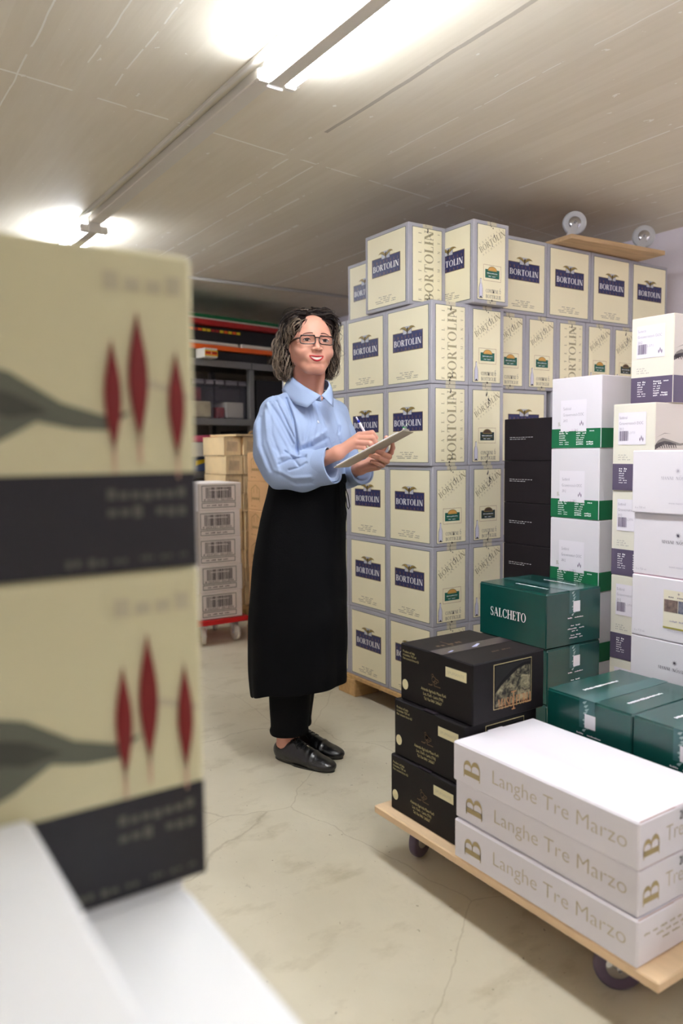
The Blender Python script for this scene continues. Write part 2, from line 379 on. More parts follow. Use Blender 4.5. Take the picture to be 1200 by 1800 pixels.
luminaire(.75, 1.97, 'added twin-tube fill light left of the camera, out of view', TUBE_FILL*.25, -.95)  # weak unseen lamp added to light the left-facing sides
b = MB(); b.box(-.03, .03, -.89, .89, -.034, 0, enamel, .003); o = b.build('cable_channel', None, (1.178, 3.0, CZ))
tag(o, 'long pale cable channel on the ceiling between the two lit lights', 'cable channel')
b = MB(); b.box(-.007, .007, -1.0, 1.0, -.014, 0, enamel, .002); o = b.build('ceiling_rail', None, (1.118, 2.95, CZ))
tag(o, 'thin rail on the ceiling beside the cable channel', 'rail')
b = MB(); b.tube([(1.1, 4.86, CZ-.012), (3.78, 4.86, CZ-.012)], .011, mat('conduit_grey', (188, 184, 178), .5), 10); o = b.build('conduit')
tag(o, 'thin grey conduit crossing the ceiling in front of the shelves', 'pipe')
# ================================================================ CARTONS
grey = mat('grey_card', (172, 170, 178), .55, noise=.03, nscale=8, bump=.03)
cream = mat('cream_card', (243, 235, 203), .5, noise=.015, nscale=6)
dgreen = mat('line_green', (48, 74, 66), .5)
navy = mat('navy_print', (42, 44, 92), .45)
gold = mat('gold_print', (150, 128, 66), .45)
golddim = mat('dim_gold_print', (156, 116, 84), .5)
white_p = mat('white_print', (248, 248, 248), .5)
silver = mat('silver_print', (190, 192, 202), .5)
brownp = mat('eagle_brown', (70, 56, 34), .5)
olive = mat('olive_print', (166, 156, 122), .55)
inkgrey = mat('grey_ink', (120, 114, 98), .6)
blackp = mat('black_ink', (28, 26, 28), .6)
labgreen = mat('label_green', (22, 98, 84), .45)
labdark = mat('label_dark', (24, 48, 48), .45)
orange_p = mat('dome_orange', (214, 160, 84), .5)
brown_dome = mat('dome_brown', (84, 62, 48), .5)
bottlec = mat('bottle_print', (214, 212, 228), .5)
taped = mat('torn_tape', (46, 40, 32), .35, spec=.6)
tapeclear = mat('clear_tape', (206, 198, 172), .2, spec=.6)

def eagle(F, cu, cv, w, l):
    h = w*.34
    for sgn in (-1, 1):
        F.poly([(cu+sgn*w*.02, cv-h*.25), (cu+sgn*w*.14, cv-h*.08), (cu+sgn*w*.26, cv+h*.12), (cu+sgn*w*.38, cv+h*.2), (cu+sgn*w*.52, cv+h*.16), (cu+sgn*w*.42, cv+h*.36), (cu+sgn*w*.28, cv+h*.46), (cu+sgn*w*.14, cv+h*.36), (cu+sgn*w*.03, cv+h*.1)], gold, l)
        for k in range(3):
            t = .11+.09*k
            F.poly([(cu+sgn*w*t, cv+h*(.0+.09*k)), (cu+sgn*w*(t+.05), cv-h*(.04-.1*k)), (cu+sgn*w*(t+.07), cv+h*(.12+.09*k))], brownp, l+1)
        F.poly([(cu+sgn*w*.02, cv-h*.2), (cu+sgn*w*.07, cv-h*.52), (cu+sgn*w*.035, cv-h*.6), (cu, cv-h*.3)], brownp, l+1)
    F.ellipse(cu, cv-h*.05, w*.055, h*.3, brownp, l+1); F.ellipse(cu+w*.03, cv+h*.2, w*.035, h*.12, brownp, l+1)
def wide_print(mb, F, W, H):
    F.rect(.055*W, .04*H, .945*W, .955*H, dgreen, 1); F.rect(.0625*W, .0465*H, .9375*W, .9485*H, cream, 2)
    u0, u1, v0, v1 = .17*W, .83*W, .435*H, .675*H
    F.rect(u0, v0, u1, v1, gold, 3); t = .0022; F.rect(u0+t, v0+t, u1-t, v1-t, navy, 4)
    wd = u1-u0
    F.rect(u0+.355*wd, v1-.010, u0+.645*wd, v1+.0215, dgreen, 5); F.rect(u0+.36*wd, v1-.0095, u0+.64*wd, v1+.021, silver, 6)
    eagle(F, u0+.505*wd, v1+.0065, wd*.50, 7)
    F.spaced('FRATELLI', u0+.05*wd, v0+.68*(v1-v0), .0105, golddim, .97*wd, l=5)
    F.serif('BORTOLIN', u0+.045*wd, v0+.285*(v1-v0), .0255, white_p, width=.91*wd, l=5, track=.03)
    F.spaced('SPUMANTI', u0+.05*wd, v0+.06*(v1-v0), .0095, golddim, .97*wd, l=5)
    r = random.Random(3)
    for i, (a, ww) in enumerate(((.30, .3), (.34, .22), (.22, .48), (.24, .45))): F.bars(W*(a+.03), H*(.165-.024*i), W*ww, .0032, inkgrey, 3, l=3, rng=r)
def narrow_vert(mb, F, W, H):
    F.rect(.10*W, .04*H, .90*W, .955*H, dgreen, 1); F.rect(.11*W, .046*H, .89*W, .949*H, cream, 2)
    F.serif('BORTOLIN', .66*W, .06*H, .048, olive, width=.87*H, rot=math.pi/2, l=3, track=.04)
    F.spaced('FRATELLI', .34*W, .06*H, .016, olive, .93*H, rot=math.pi/2, l=3)
    F.spaced('S.P.U.M.A.N.T.I', .84*W, .09*H, .013, olive, .86*H, rot=math.pi/2, l=3)
def narrow_diag(dark):
    def fn(mb, F, W, H):
        F.rect(.10*W, .04*H, .90*W, .955*H, dgreen, 1); F.rect(.11*W, .046*H, .89*W, .949*H, cream, 2)
        a = math.radians(33)
        F.serif('BORTOLIN', .20*W, .60*H, .024, olive, width=.165, rot=a, l=3, track=.05)
        F.spaced('FRATELLI', .17*W, .69*H, .0085, olive, .15, rot=a, l=3)
        F.spaced('SPUMANTI', .27*W, .575*H, .008, olive, .135, rot=a, l=3)
        F.frame(.27*W, .28*H, .77*W, .475*H, .0012, golddim, 3)
        F.rect(.32*W, .315*H, .72*W, .42*H, labdark if dark else labgreen, 4)
        F.ellipse(.52*W, .405*H, .13*W, .055*H, gold, 5, 20, 0, 180); F.ellipse(.52*W, .407*H, .115*W, .045*H, brown_dome if dark else orange_p, 6, 20, 0, 180)
        F.rect(.39*W, .40*H, .65*W, .408*H, gold, 6)
        r = random.Random(5)
        F.bars(.37*W, .37*H, .3*W, .0032, white_p, 1, 5, r); F.bars(.36*W, .352*H, .32*W, .002, gold, 3, 5, r); F.bars(.41*W, .333*H, .2*W, .003, white_p, 2, 5, r)
        bu, bv = .20*W, .065*H
        pts = [(-.45, 0), (.45, 0), (.45, .50), (.36, .62), (.17, .76), (.15, .97), (-.15, .97), (-.17, .76), (-.36, .62), (-.45, .50)]
        F.poly([(bu+x*.024, bv-.0015+y*.081) for x, y in pts], blackp, 3); F.poly([(bu+x*.0205, bv+y*.0775) for x, y in pts], bottlec, 4)
        F.poly([(bu-.007, bv), (bu+.007, bv), (bu, bv+.008)], blackp, 5)
        F.serif('CONTIENE', .34*W, .135*H, .0145, inkgrey, width=.36*W, l=3, track=.04); F.text('6', .73*W, .135*H, .026, inkgrey, l=3, thin=-.02, wsc=.8)
        F.serif('BOTTIGLIE', .34*W, .068*H, .0145, inkgrey, width=.44*W, l=3, track=.04)
    return fn
def torn(mb, F, W, H, seed):
    r = random.Random(seed)
    F.rect(.38*W, .0, .64*W, .2*H, tapeclear, 0.6); F.rect(.38*W, .80*H, .64*W, H, tapeclear, 0.6)
    for v0, v1, lean in ((.78, 1.0, -.12), (.0, .17, .08), (.70, .76, .02)):
        n = int((v1-v0)*60)
        for i in range(n):
            t = (i+.5)/n; v = (v0+(v1-v0)*t)*H; u = (.52 + lean*(t-.5) + r.uniform(-.03, .03))*W
            if r.random() < .35: continue
            a = r.uniform(0, 6.28); k = r.uniform(.0015, .0050)
            F.poly([(u+k*math.cos(a+j*1.257)*r.uniform(.35, 1.2), v+k*1.5*math.sin(a+j*1.257)*r.uniform(.3, 1.2)) for j in range(5)], taped, 7+i % 2)
            if r.random() < .4:
                F.poly([(u, v), (u+r.uniform(-.008, .008), v+r.uniform(.006, .014)), (u+.0018, v+.002)], taped, 9)
def carton_parts(root, dx, dy, dz, body_m, name='carton_body', b=.0025):
    m = MB(); m.box(-dx/2, dx/2, -dy/2, dy/2, 0, dz, body_m, b)
    r = random.Random(int(dx*1000+dy*10))
    return m
def sparkling_carton(kind, dx=.199, dy=.299, dz=.3285):
    r_ = thing('wine_carton', 'x', 'box')
    m = carton_parts(r_, dx, dy, dz, grey); m.box(-.003, .003, -dy/2+.004, dy/2-.004, dz-.0005, dz+.0006, taped); m.build('carton_body', r_)
    m = MB(); F = faces_of(m, dx, dy, dz); wide_print(m, F['W'], dy, dz); m.build('printed_side_panel', r_)
    m = MB(); F = faces_of(m, dx, dy, dz); fn = narrow_vert if kind == 'v' else narrow_diag(kind == 'k')
    fn(m, F['S'], dx, dz); m.build('printed_end_panel', r_)
    m = MB(); F = faces_of(m, dx, dy, dz); torn(m, F['S'], dx, dz, {'v': 1, 'd': 2, 'k': 3}[kind])
    m.build('packing_tape', r_)
    return r_
proto = {}
def place(key, make, loc, rz, label, group, name=None):
    if key not in proto:
        o = make(); proto[key] = o; o.location = loc; o.rotation_euler = (0, 0, rz); o['label'] = label
        if group: o['group'] = group
        return o
    return copy_tree(proto[key], loc, rz, label, group)
rj = random.Random(11)
PT = .0985
G1 = 'cream and grey sparkling wine cartons'
lev = ['bottom row', 'second row up', 'third row up', 'fourth row up', 'fifth row up']
def sp(kind, x, y, k, label, rz=0):
    place('sp'+kind, lambda: sparkling_carton(kind), (x + rj.uniform(-.0006, .0006), y + rj.uniform(-.0008, .0008), PT + k*.33), rz + math.radians(rj.uniform(-.12, .12)), label, G1)
Xc, Yc = 2.046, 2.405
ends = ['d', 'd', 'd', 'v', 'v']; ends2 = ['k', 'd', 'k', 'k', 'd']
for k in range(5):
    sx = -.004 if k >= 3 else 0.004
    for j, nm in enumerate(('front corner column of the big stack', 'column left of the front corner', 'third column from the front corner', 'fourth column, hidden behind the woman')):
        sp(ends[k] if j == 0 else 'd', Xc+.1+sx, Yc+.15+.301*j, k, 'cream-grey carton, %s, %s' % (lev[k], nm))
    sp(ends2[k], Xc+.302+sx, Yc+.15, k, 'cream-grey carton showing its narrow end, %s, right of the front corner column' % lev[k])
    if k == 4: sp('d', Xc+.302, Yc+.75+.05, k, 'cream-grey carton in the fifth row, set back beneath a top one')
sp('v', 2.03+.1, 2.535+.15, 5, 'cream-grey carton on top of the big stack with upright lettering on its narrow end')
sp('d', 2.228+.1, 2.366+.15, 5, 'cream and grey carton highest on the stack, with a green label on its narrow end')
sp('d', 2.262+.1, 3.01+.15, 5, 'cream and grey carton on the top row set back at far left, mostly covered')
# second block, at the right
for i in range(4):
    for k in range(4):
        if i == 0 and k < 3: nm = 'leftmost column, behind the black cartons'
        else: nm = '%s column of the rear block' % ('first', 'second', 'third', 'fourth')[i]
        sp('d', 2.489+.15+.301*i + (.028 if i > 0 else 0), 2.472+.1, k, 'wide cream-grey carton, %s, %s' % (lev[k], nm), math.pi/2)
for i, (x, kd) in enumerate(((2.444, 'd'), (2.644, 'd'), (2.845, 'v'), (3.047, 'd'), (3.247, 'k'), (3.447, 'd'))):
    sp(kd, x+.1, 2.468+.15, 4, 'narrow cream-grey carton, %s from left, fifth row, rear block' % ('first', 'second', 'third', 'fourth', 'fifth', 'sixth')[i])
for i, x in enumerate((2.474, 2.776, 3.077, 3.378)):
    sp('d', x+.15, 2.466+.1, 5, 'wide cream-grey carton, %s from left, top row, rear block' % ('first', 'second', 'third', 'fourth')[i], math.pi/2)

# ---- pallets
pine = mat('pine', (196, 158, 104), .65, noise=.22, nscale=6, stretch=(1, 8, 8), bump=.1)
ply = mat('birch_ply', (226, 196, 158), .5, noise=.12, nscale=5, stretch=(6, 1, 1))
plyedge = mat('ply_edge', (190, 150, 110), .6, noise=.3, nscale=4, stretch=(1, 1, 60))
def pallet(x0, x1, y0, y1, label, zt=PT, along='y'):
    p = thing('pallet', label, 'pallet', ((x0+x1)/2, (y0+y1)/2, 0)); X = (x1-x0)/2; Y = (y1-y0)/2
    n = 5
    for i in range(n):
        c = -X + .06 + (2*X-.12)*i/(n-1)
        b = MB(); b.box(c-.055, c+.055, -Y, Y, zt-.018, zt, pine, .002); b.build('deck_board', p)
    for j in (-1, 0, 1):
        b = MB(); b.box(-X, X, j*(Y-.07)-.07, j*(Y-.07)+.07, zt-.034, zt-.0185, pine, .002); b.build('cross_board', p)
        for i in (-1, 0, 1):
            b = MB(); b.box(i*(X-.07)-.07, i*(X-.07)+.07, j*(Y-.07)-.07, j*(Y-.07)+.07, 0, zt-.0345, pine, .003); b.build('block', p)
pallet(2.035, 2.465, 2.41, 3.62, 'wooden pallet under the big stack, its end block showing beside the apron')
pallet(2.475, 3.76, 2.48, 3.15, 'wooden pallet under the rear block by the wall')
# ---- dollies
rubber = mat('grey_rubber', (186, 186, 190), .45); rubber_dark = mat('dark_rubber', (96, 82, 98), .35); chrome = mat('chrome', (200, 200, 206), .18, metal=1.0)
redpl = mat('red_plastic', (196, 30, 34), .4); polyw = mat('white_polyamide', (214, 208, 196), .4)
def caster(parent, x, y, zb, up, ang, tyre, R=.05, wd=.022, hub=None):
    """wheel with fork; up=+1 means the wheel hangs below the board at zb, -1 that it stands on an upturned board"""
    s = -up; zc = zb + s*(R+.022); off = .022
    d = Vector((math.cos(ang), math.sin(ang), 0)); a = Vector((-d.y, d.x, 0)); c = Vector((x, y, zc)) + d*off
    f = MB()
    f.box(x-.03, x+.03, y-.03, y+.03, min(zb, zb+s*.004), max(zb, zb+s*.004), metal, .001)
    f.cyl((x, y, zb), (x, y, zb+s*.014), .02, metal, 16)
    for k in (-1, 1):
        o = a*(k*(wd/2+.004)); z0 = zb+s*.012
        P = [Vector((x, y, z0)) - d*.02 + o, Vector((x, y, z0)) + d*.024 + o, c + d*.012 + o, c - d*.010 + o]
        t = a*(.0012); vs = [p+t for p in P] + [p-t for p in P]
        f.add(vs, [(0,1,2,3), (7,6,5,4), (0,4,5,1), (1,5,6,2), (2,6,7,3), (3,7,4,0)], metal)
    f.box(x-.022, x+.022, y-.022, y+.022, min(zb+s*.010, zb+s*.014), max(zb+s*.010, zb+s*.014), metal)
    f.cyl(c-a*(wd/2+.009), c+a*(wd/2+.009), .006, metal, 10)
    fo = f.build('caster_fork', parent)
    m = MB(); prof = [(R*.55, -wd*.4), (R*.86, -wd*.5), (R*.97, -wd*.38), (R, -wd*.12), (R, wd*.12), (R*.97, wd*.38), (R*.86, wd*.5), (R*.55, wd*.4)]
    m.lathe(prof, c, a, tyre, 32); m.lathe([(R*.30, -wd*.62), (R*.5, -wd*.5), (R*.56, -wd*.3), (R*.56, wd*.3), (R*.5, wd*.5), (R*.30, wd*.62)], c, a, hub or chrome, 24)
    w_ = m.build('caster_wheel', fo)
    return fo
def dolly(x0, x1, y0, y1, label, zt=.15, th=.022, board=None, tyre=rubber_dark, angs=(-.75, .35, -.5, .6), inset=.13, hub=None, name='dolly', ydz=False):
    p = thing(name, label, 'dolly', ((x0+x1)/2, (y0+y1)/2, 0)); X = (x1-x0)/2; Y = (y1-y0)/2
    b = MB(); b.box(-X, X, -Y, Y, zt-th, zt, board or ply, .003); b.build('platform', p)
    i = 0; R = (zt-th-.022)/2
    for sx in (-1, 1):
        for sy in (-1, 1):
            caster(p, sx*(X-inset), (sy*(Y-inset*.9)+(.10 if sy < 0 and ydz else 0)), zt-th, 1, angs[i], tyre, R, .024, hub); i += 1
    return p
dolly(1.262, 1.86, .83, 1.735, 'plywood dolly on casters carrying the white, black and green cartons in front', .15, ydz=True, inset=.09)
dolly(1.885, 2.56, 1.475, 2.26, 'dolly hidden under the tall right-hand stacks behind the green cartons', .15)
dolly(1.90, 2.50, .62, 1.42, 'low dolly hidden under the plain white cartons at the right edge', .101)
# upturned dolly on the rear block
p = thing('dolly', 'upturned wooden dolly lying on top of the rear block, wheels in the air', 'dolly', (3.145, 2.70, 2.0795), math.radians(-3.5))
m = MB(); m.box(-.315, .315, -.36, .36, 0, .02, mat('worn_board', (190, 158, 120), .55, noise=.2, nscale=5, stretch=(1, 8, 8)), .002); m.build('platform', p)
for (x, y, a) in ((-.235, -.27, -.62), (.235, -.27, -.70), (-.235, .27, 2.0), (.235, .27, .5)):
    caster(p, x, y, .02, -1, a, rubber, .054, .026)

# ---- generic carton with bevel, flap seam
def body(root, dx, dy, dz, m, seam=None, seam_m=None, name='carton_body', b=.003):
    mb = MB(); mb.box(-dx/2, dx/2, -dy/2, dy/2, 0, dz, m, b)
    return mb
kraft_edge = mat('card_edge', (176, 140, 130), .8)
white_c = mat('white_card', (231, 227, 234), .42, noise=.012, nscale=5, bump=.02, bscale=15)
# ---- long flat white cartons, three high
tan_p = mat('tan_print', (176, 158, 116), .5); sand_p = mat('sand_print', (194, 182, 158), .55)
def long_white(back=False):
    dx, dy, dz = .282, .522, .0975
    r_ = thing('wine_carton', 'x', 'box')
    m = MB(); m.box(-dx/2, dx/2, -dy/2, dy/2, 0, dz, white_c, .004)
    m.box(-dx/2+.004, dx/2-.004, -dy/2+.0012, -dy/2+.0022, dz-.001, dz+.0006, kraft_edge)
    m.build('carton_body', r_)
    m = MB(); F = faces_of(m, dx, dy, dz); W = F['W']
    W.serif('B', .0945, .021, .055, tan_p, rot=math.pi/2, l=2, wsc=1.35)
    W.text('Langhe Tre Marzo', .136, .037, .033, sand_p, width=.36, l=2, thin=-.016)
    m.build('printed_side_lettering', r_)
    m = MB(); F = faces_of(m, dx, dy, dz); S = F['S']
    if back:
        r = random.Random(4)
        for i, (u, ww, n) in enumerate(((.02, .2, 7), (.06, .13, 5), (.08, .09, 3))): S.bars(u, .062-i*.012, ww, .004, olive, n, 2, r)
    else:
        S.serif('B', .064, .020, .050, tan_p, rot=math.pi/2, l=2, wsc=1.35)
        S.text('Tre Marzo', .086, .036, .033, sand_p, width=.175, l=2, thin=-.016); S.text('2012', .130, .070, .018, blackp, l=3)
    m.build('printed_end_lettering', r_)
    m = MB(); F = faces_of(m, dx, dy, dz); F['T'].rect(.115, 0, .167, dy, mat('white_tape', (232, 226, 234), .35), 1); F['S'].rect(.16, .035, .212, dz, mat('white_tape', (226,220,230), .2), .5)
    m.build('packing_tape', r_)
    return r_
for k, (x, y, rz, lb) in enumerate(((1.262, .877, 0, 'long flat white carton with tan lettering, bottom of the three on the dolly'), (1.268, .880, -.3, 'long flat white carton with tan lettering, middle of the three on the dolly'), (1.258, .877, .2, 'long flat white carton with tan lettering, topmost of the three on the dolly'))):
    if k == 0:
        o = long_white(True); o['label'] = lb; o['group'] = 'long flat white cartons'
        o.location = (x+.141, y+.261, .15)
    else: place('lw', long_white, (x+.141, y+.261, .15+.0985*k), math.radians(rz), lb, 'long flat white cartons')

# ---- black cartons with framed picture
blackc = mat('black_card', (17, 12, 15), .55, noise=.1, nscale=8, spec=.25); gold_s = mat('pale_gold', (206, 192, 140), .5); dimg = mat('dark_gold', (112, 86, 62), .5); beige_s = mat('beige_sticker', (226, 218, 178), .5)
copper = mat('copper_print', (176, 126, 84), .5)
def picture_mat():
    m = mat('terrace_picture', (70, 66, 50), .5); 
    nt = m.node_tree; N, L = nt.nodes, nt.links; b = N['Principled BSDF']; tc = N.new('ShaderNodeTexCoord'); mp = N.new('ShaderNodeMapping'); mp.inputs['Scale'].default_value = (1, 1, 1)
    L.new(tc.outputs['Object'], mp.inputs[0]); n = N.new('ShaderNodeTexNoise'); n.inputs['Scale'].default_value = 38; n.inputs['Detail'].default_value = 9; n.inputs['Roughness'].default_value = .75; n.inputs['Distortion'].default_value = 1.2
    L.new(mp.outputs[0], n.inputs['Vector']); r = N.new('ShaderNodeValToRGB'); e = r.color_ramp.elements; e[0].position = .42; e[0].color = lin((16, 14, 12)); e[1].position = .64; e[1].color = lin((168, 160, 128))
    L.new(n.outputs[0], r.inputs[0]); L.new(r.outputs[0], b.inputs['Base Color']); return m
pic = picture_mat()
def black_carton():
    dx, dy, dz = .262, .283, .157
    r_ = thing('wine_carton', 'x', 'box')
    m = MB(); m.box(-dx/2, dx/2, -dy/2, dy/2, 0, dz, blackc, .003); m.build('carton_body', r_)
    m = MB(); F = faces_of(m, dx, dy, dz); W = F['W']
    for i, t in enumerate(('Product of Italy', '6 bottles 750 ml', 'Net content litres 4,5')): W.text(t, .012, .134-.0095*i, .0066, gold_s, width=(.05, .055, .066)[i], l=2)
    for i, (t, u, ww) in enumerate((('Azienda Agricola Maso Furli', .088, .098), ('Loc. Furli - Lavis (TN)', .097, .078), ('Tel. Fax 0461 240667', .1, .070))): W.text(t, u, .048-.0125*i, .0078, gold_s, width=ww, l=2)
    r = random.Random(2)
    for i in range(16):
        a = r.uniform(0, 6.28); k = r.uniform(0, .013); W.ellipse(.142+k*math.cos(a), .088+k*math.sin(a), .0042, .0045, dimg, 2, 8); W.ellipse(.142+k*math.cos(a), .088+k*math.sin(a), .0028, .003, blackc, 3, 8)
    for i in range(7): W.bars(.118, .068, .048, .004, dimg, 2, 2, r) if i == 0 else None
    m.build('printed_front_panel', r_)
    m = MB(); F = faces_of(m, dx, dy, dz); W = F['W']; W.rect(.185, .106, .262, .132, beige_s, 3); W.text('SPUMANTE', .192, .115, .008, mat('sticker_ink', (196, 190, 164), .6), width=.062, l=4); m.build('label_sticker', r_)
    m = MB(); F = faces_of(m, dx, dy, dz); F['W'].ellipse(.022, .045, .0125, .0145, beige_s, 3, 28); m.build('round_sticker', r_)
    m = MB(); F = faces_of(m, dx, dy, dz); S = F['S']
    S.rect(.072, .028, .212, .145, gold_s, 1); S.rect(.0735, .0295, .2105, .1435, blackc, 2)
    S.poly([(.078, .034), (.206, .036), (.206, .126), (.19, .128), (.16, .122), (.13, .106), (.1, .088), (.078, .07)], pic, 3)
    S.poly([(.078, .082), (.1, .1), (.14, .124), (.18, .136), (.206, .134), (.206, .14), (.078, .14)], mat('dark_sky_print', (14, 14, 12), .5), 3)
    S.serif('MASO', .086, .027, .026, copper, width=.056, l=5, track=.02); S.serif('FURLI', .152, .027, .026, copper, width=.056, l=5, track=.02)
    S.rect(.142, .018, .1455, .066, copper, 5); S.rect(.137, .018, .150, .0205, copper, 5); S.rect(.134, .063, .153, .066, copper, 5)
    m.build('framed_picture_panel', r_)
    m = MB(); F = faces_of(m, dx, dy, dz); T = F['T']
    T.rect(.0, .138, dx, .1395, dimg, 1)
    T.bars(.05, .185, .09, .011, dimg, 3, 1, r); T.bars(.13, .06, .07, .006, dimg, 2, 1, r); T.rect(.092, .17, .095, .225, dimg, 1)
    m.build('printed_top_panel', r_)
    m = MB(); F = faces_of(m, dx, dy, dz); T = F['T']; tb = mat('blue_white_tape', (176, 180, 214), .3)
    T.poly([(.03, .125), (.052, .133), (.056, .128), (.04, .122)], tb, 3); T.poly([(.12, .128), (.16, .148), (.165, .142), (.135, .124)], tb, 3)
    T.rect(0, .114, dx, .164, mat('clear_tape_dark', (58, 50, 56), .22), 2); m.build('packing_tape', r_)
    return r_
for k, (x, y, lb) in enumerate(((1.294, 1.415, 'black carton with beige stickers, bottom of the three on the dolly corner'), (1.302, 1.408, 'black carton with beige stickers, middle of the three on the dolly corner'), (1.316, 1.397, 'black carton with a framed picture, topmost of the three on the dolly corner'))):
    place('bc', black_carton, (x+.131, y+.1415, .15+.158*k), math.radians((0, .4, 1.0)[k]), lb, 'black cartons on the dolly corner')

# ---- dark green cartons
greenc = mat('green_card', (10, 70, 64), .24, noise=.05, nscale=4, coat=.5, bump=.03, bscale=9); qrw = mat('white_sticker', (232, 230, 236), .5); tape_g = mat('tape_on_green', (52, 96, 96), .2, coat=.3)
def green_carton():
    dx, dy, dz = .262, .306, .180
    r_ = thing('wine_carton', 'x', 'box')
    m = MB(); m.box(-dx/2, dx/2, -dy/2, dy/2, 0, dz-.003, greenc, .003)
    for k in (0, 1): m.box(-dx/2+.002 if k == 0 else .0005, -.0005 if k == 0 else dx/2-.002, -dy/2+.003, dy/2-.003, dz-.003, dz, greenc, .001)
    m.build('carton_body', r_)
    m = MB(); F = faces_of(m, dx, dy, dz); W = F['W']
    W.serif('SALCHETO', .055, .072, .030, white_p, width=.165, l=2, track=.04)
    m.build('printed_name', r_)
    m = MB(); F = faces_of(m, dx, dy, dz); r = random.Random(8)
    for S in (F['S'],):
        for i, (u, ww) in enumerate(((.10, .075), (.115, .045), (.10, .08), (.12, .03), (.115, .05), (.108, .065))): S.bars(u, (.088, .062, .052, .044, .03, .022)[i], ww, .0038, qrw, 2, 2, r)
    T = F['T']
    T.bars(.075, .15, .0, .001, qrw, 1, 1, r) if 0 else None
    m.build('printed_lettering', r_)
    m = MB(); F = faces_of(m, dx, dy, dz); T = F['T']
    for u in (.07, .205):
        n = 26
        for i in range(n): T.rect(u-.004*r.random(), .06+i*.0055, u+.0045+.003*r.random(), .0645+i*.0055, qrw, 2)
    m.build('printed_lid_lettering', r_)
    m = MB(); F = faces_of(m, dx, dy, dz)
    for S in (F['S'],): S.rect(.125, .108, .158, .144, qrw, 3)
    m.build('blank_sticker', r_)
    m = MB(); F = faces_of(m, dx, dy, dz); F['T'].rect(.107, 0, .155, dy, tape_g, 1); F['S'].rect(.107, dz-.075, .155, dz, tape_g, 1)
    for i in range(9):
        v = dz-.006-i*.009; u = .125+r.uniform(-.006, .006); F['S'].poly([(u, v), (u+.011, v+.004), (u+.004, v-.006), (u-.003, v-.004)], mat('tape_wrinkle', (150, 176, 178), .25), 2)
    m.build('packing_tape', r_)
    return r_
GB = 'dark green cartons'
for k in range(3):
    place('gc', green_carton, (1.90+.131, 1.672+.153, .15+.182*k), math.radians((0, .6, -.8)[k]), ('dark green carton at the bottom of the stack behind the black ones', 'dark green carton second from the top, under the one with large white lettering', 'dark green carton with large white lettering, on top behind the black ones')[k], GB)
for k in range(2):
    for j in range(3):
        nm = (('lower', 'upper')[k], ('first', 'second', 'third')[j])
        place('gc', green_carton, (1.615+.125, 1.394-.131-.265*j, .15+.1885*k), math.radians(-90), 'dark green carton, %s layer behind the white ones, %s from the black cartons' % nm, GB)
# ---- flat black cartons with tiny white print
matt = mat('matt_black_card', (34, 29, 32), .7, noise=.05, nscale=6, spec=.15)
def flat_black():
    dx, dy, dz = .32, .235, .159
    r_ = thing('wine_carton', 'x', 'box')
    m = MB(); m.box(-dx/2, dx/2, -dy/2, dy/2, 0, dz, matt, .002); m.build('carton_body', r_)
    m = MB(); F = faces_of(m, dx, dy, dz); r = random.Random(6)
    F['W'].bars(.030, .088, .115, .0022, white_p, 9, 2, r); F['W'].bars(.030, .081, .080, .0022, white_p, 6, 2, r); m.build('printed_lettering', r_)
    return r_
for k in range(7):
    place('fb', flat_black, (2.22+.16, 1.945+.1175+.0, .15+.16*k), math.radians(rj.uniform(-1, 1)), 'flat black carton with tiny white print, %s of the stack of seven' % ('bottom', 'second from the bottom', 'third from the bottom', 'middle', 'third from the top', 'second from the top', 'topmost')[k], 'flat black cartons')

# ---- white cartons with green band, cream cartons with dark band
band_g = mat('green_band', (18, 106, 66), .45); band_p = mat('aubergine_band', (92, 82, 106), .5); cream2 = mat('pale_cream_card', (232, 228, 214), .5); ink = mat('brush_ink', (132, 126, 122), .6); ink2 = mat('brush_ink_dark', (74, 68, 72), .6)
stick = mat('white_label', (240, 235, 244), .45); plum = mat('plum_print', (96, 80, 112), .5); faint = mat('faint_print', (190, 186, 178), .6); leafg = mat('leaf_green', (92, 140, 40), .5); beigeend = mat('beige_card_end', (206, 198, 192), .5)
def feather(F, u, v0, v1, w, m, l, stemlen=0, sm=None):
    n = 14; L_ = [(u - w/2*math.sin(math.pi*i/n)**1.25, v0+(v1-v0)*i/n) for i in range(n+1)]; R_ = [(2*u-x, y) for x, y in L_][::-1]
    F.poly(L_+R_, m, l)
    if stemlen: F.poly([(u-w*.09, v0+(v1-v0)*.1), (u+w*.09, v0+(v1-v0)*.1), (u+w*.05, v0-stemlen), (u-w*.05, v0-stemlen)], sm or m, l)
def mountains(F, W, v, s, l, m1, m2):
    F.poly([(0, v+.0*s), (.06*W, v+.05*s), (.16*W, v+.085*s), (.26*W, v+.07*s), (.4*W, v+.045*s), (.55*W, v+.02*s), (.75*W, v+.035*s), (W, v+.06*s), (W, v+.045*s), (.75*W, v+.015*s), (.55*W, v-.005*s), (.4*W, v+.0*s), (.25*W, v+.012*s), (.1*W, v-.015*s), (0, v-.04*s)], m1, l)
    F.poly([(0, v+.0*s), (.08*W, v+.03*s), (.2*W, v+.05*s), (.32*W, v+.04*s), (.45*W, v+.012*s), (.3*W, v+.0*s), (.2*W, v+.022*s), (.12*W, v-.01*s), (.05*W, v-.03*s), (0, v-.05*s)], m2, l+1)
    for i in range(9):
        u = W*(.02+.05*i); F.poly([(u, v+.02*s), (u+.02*W, v+.02*s), (u+.05*W, v-.03*s), (u+.035*W, v-.034*s)], m2, l+1)
    F.poly([(.03*W, v+.09*s), (.2*W, v+.14*s), (.35*W, v+.13*s), (.2*W, v+.132*s)], m1, l)
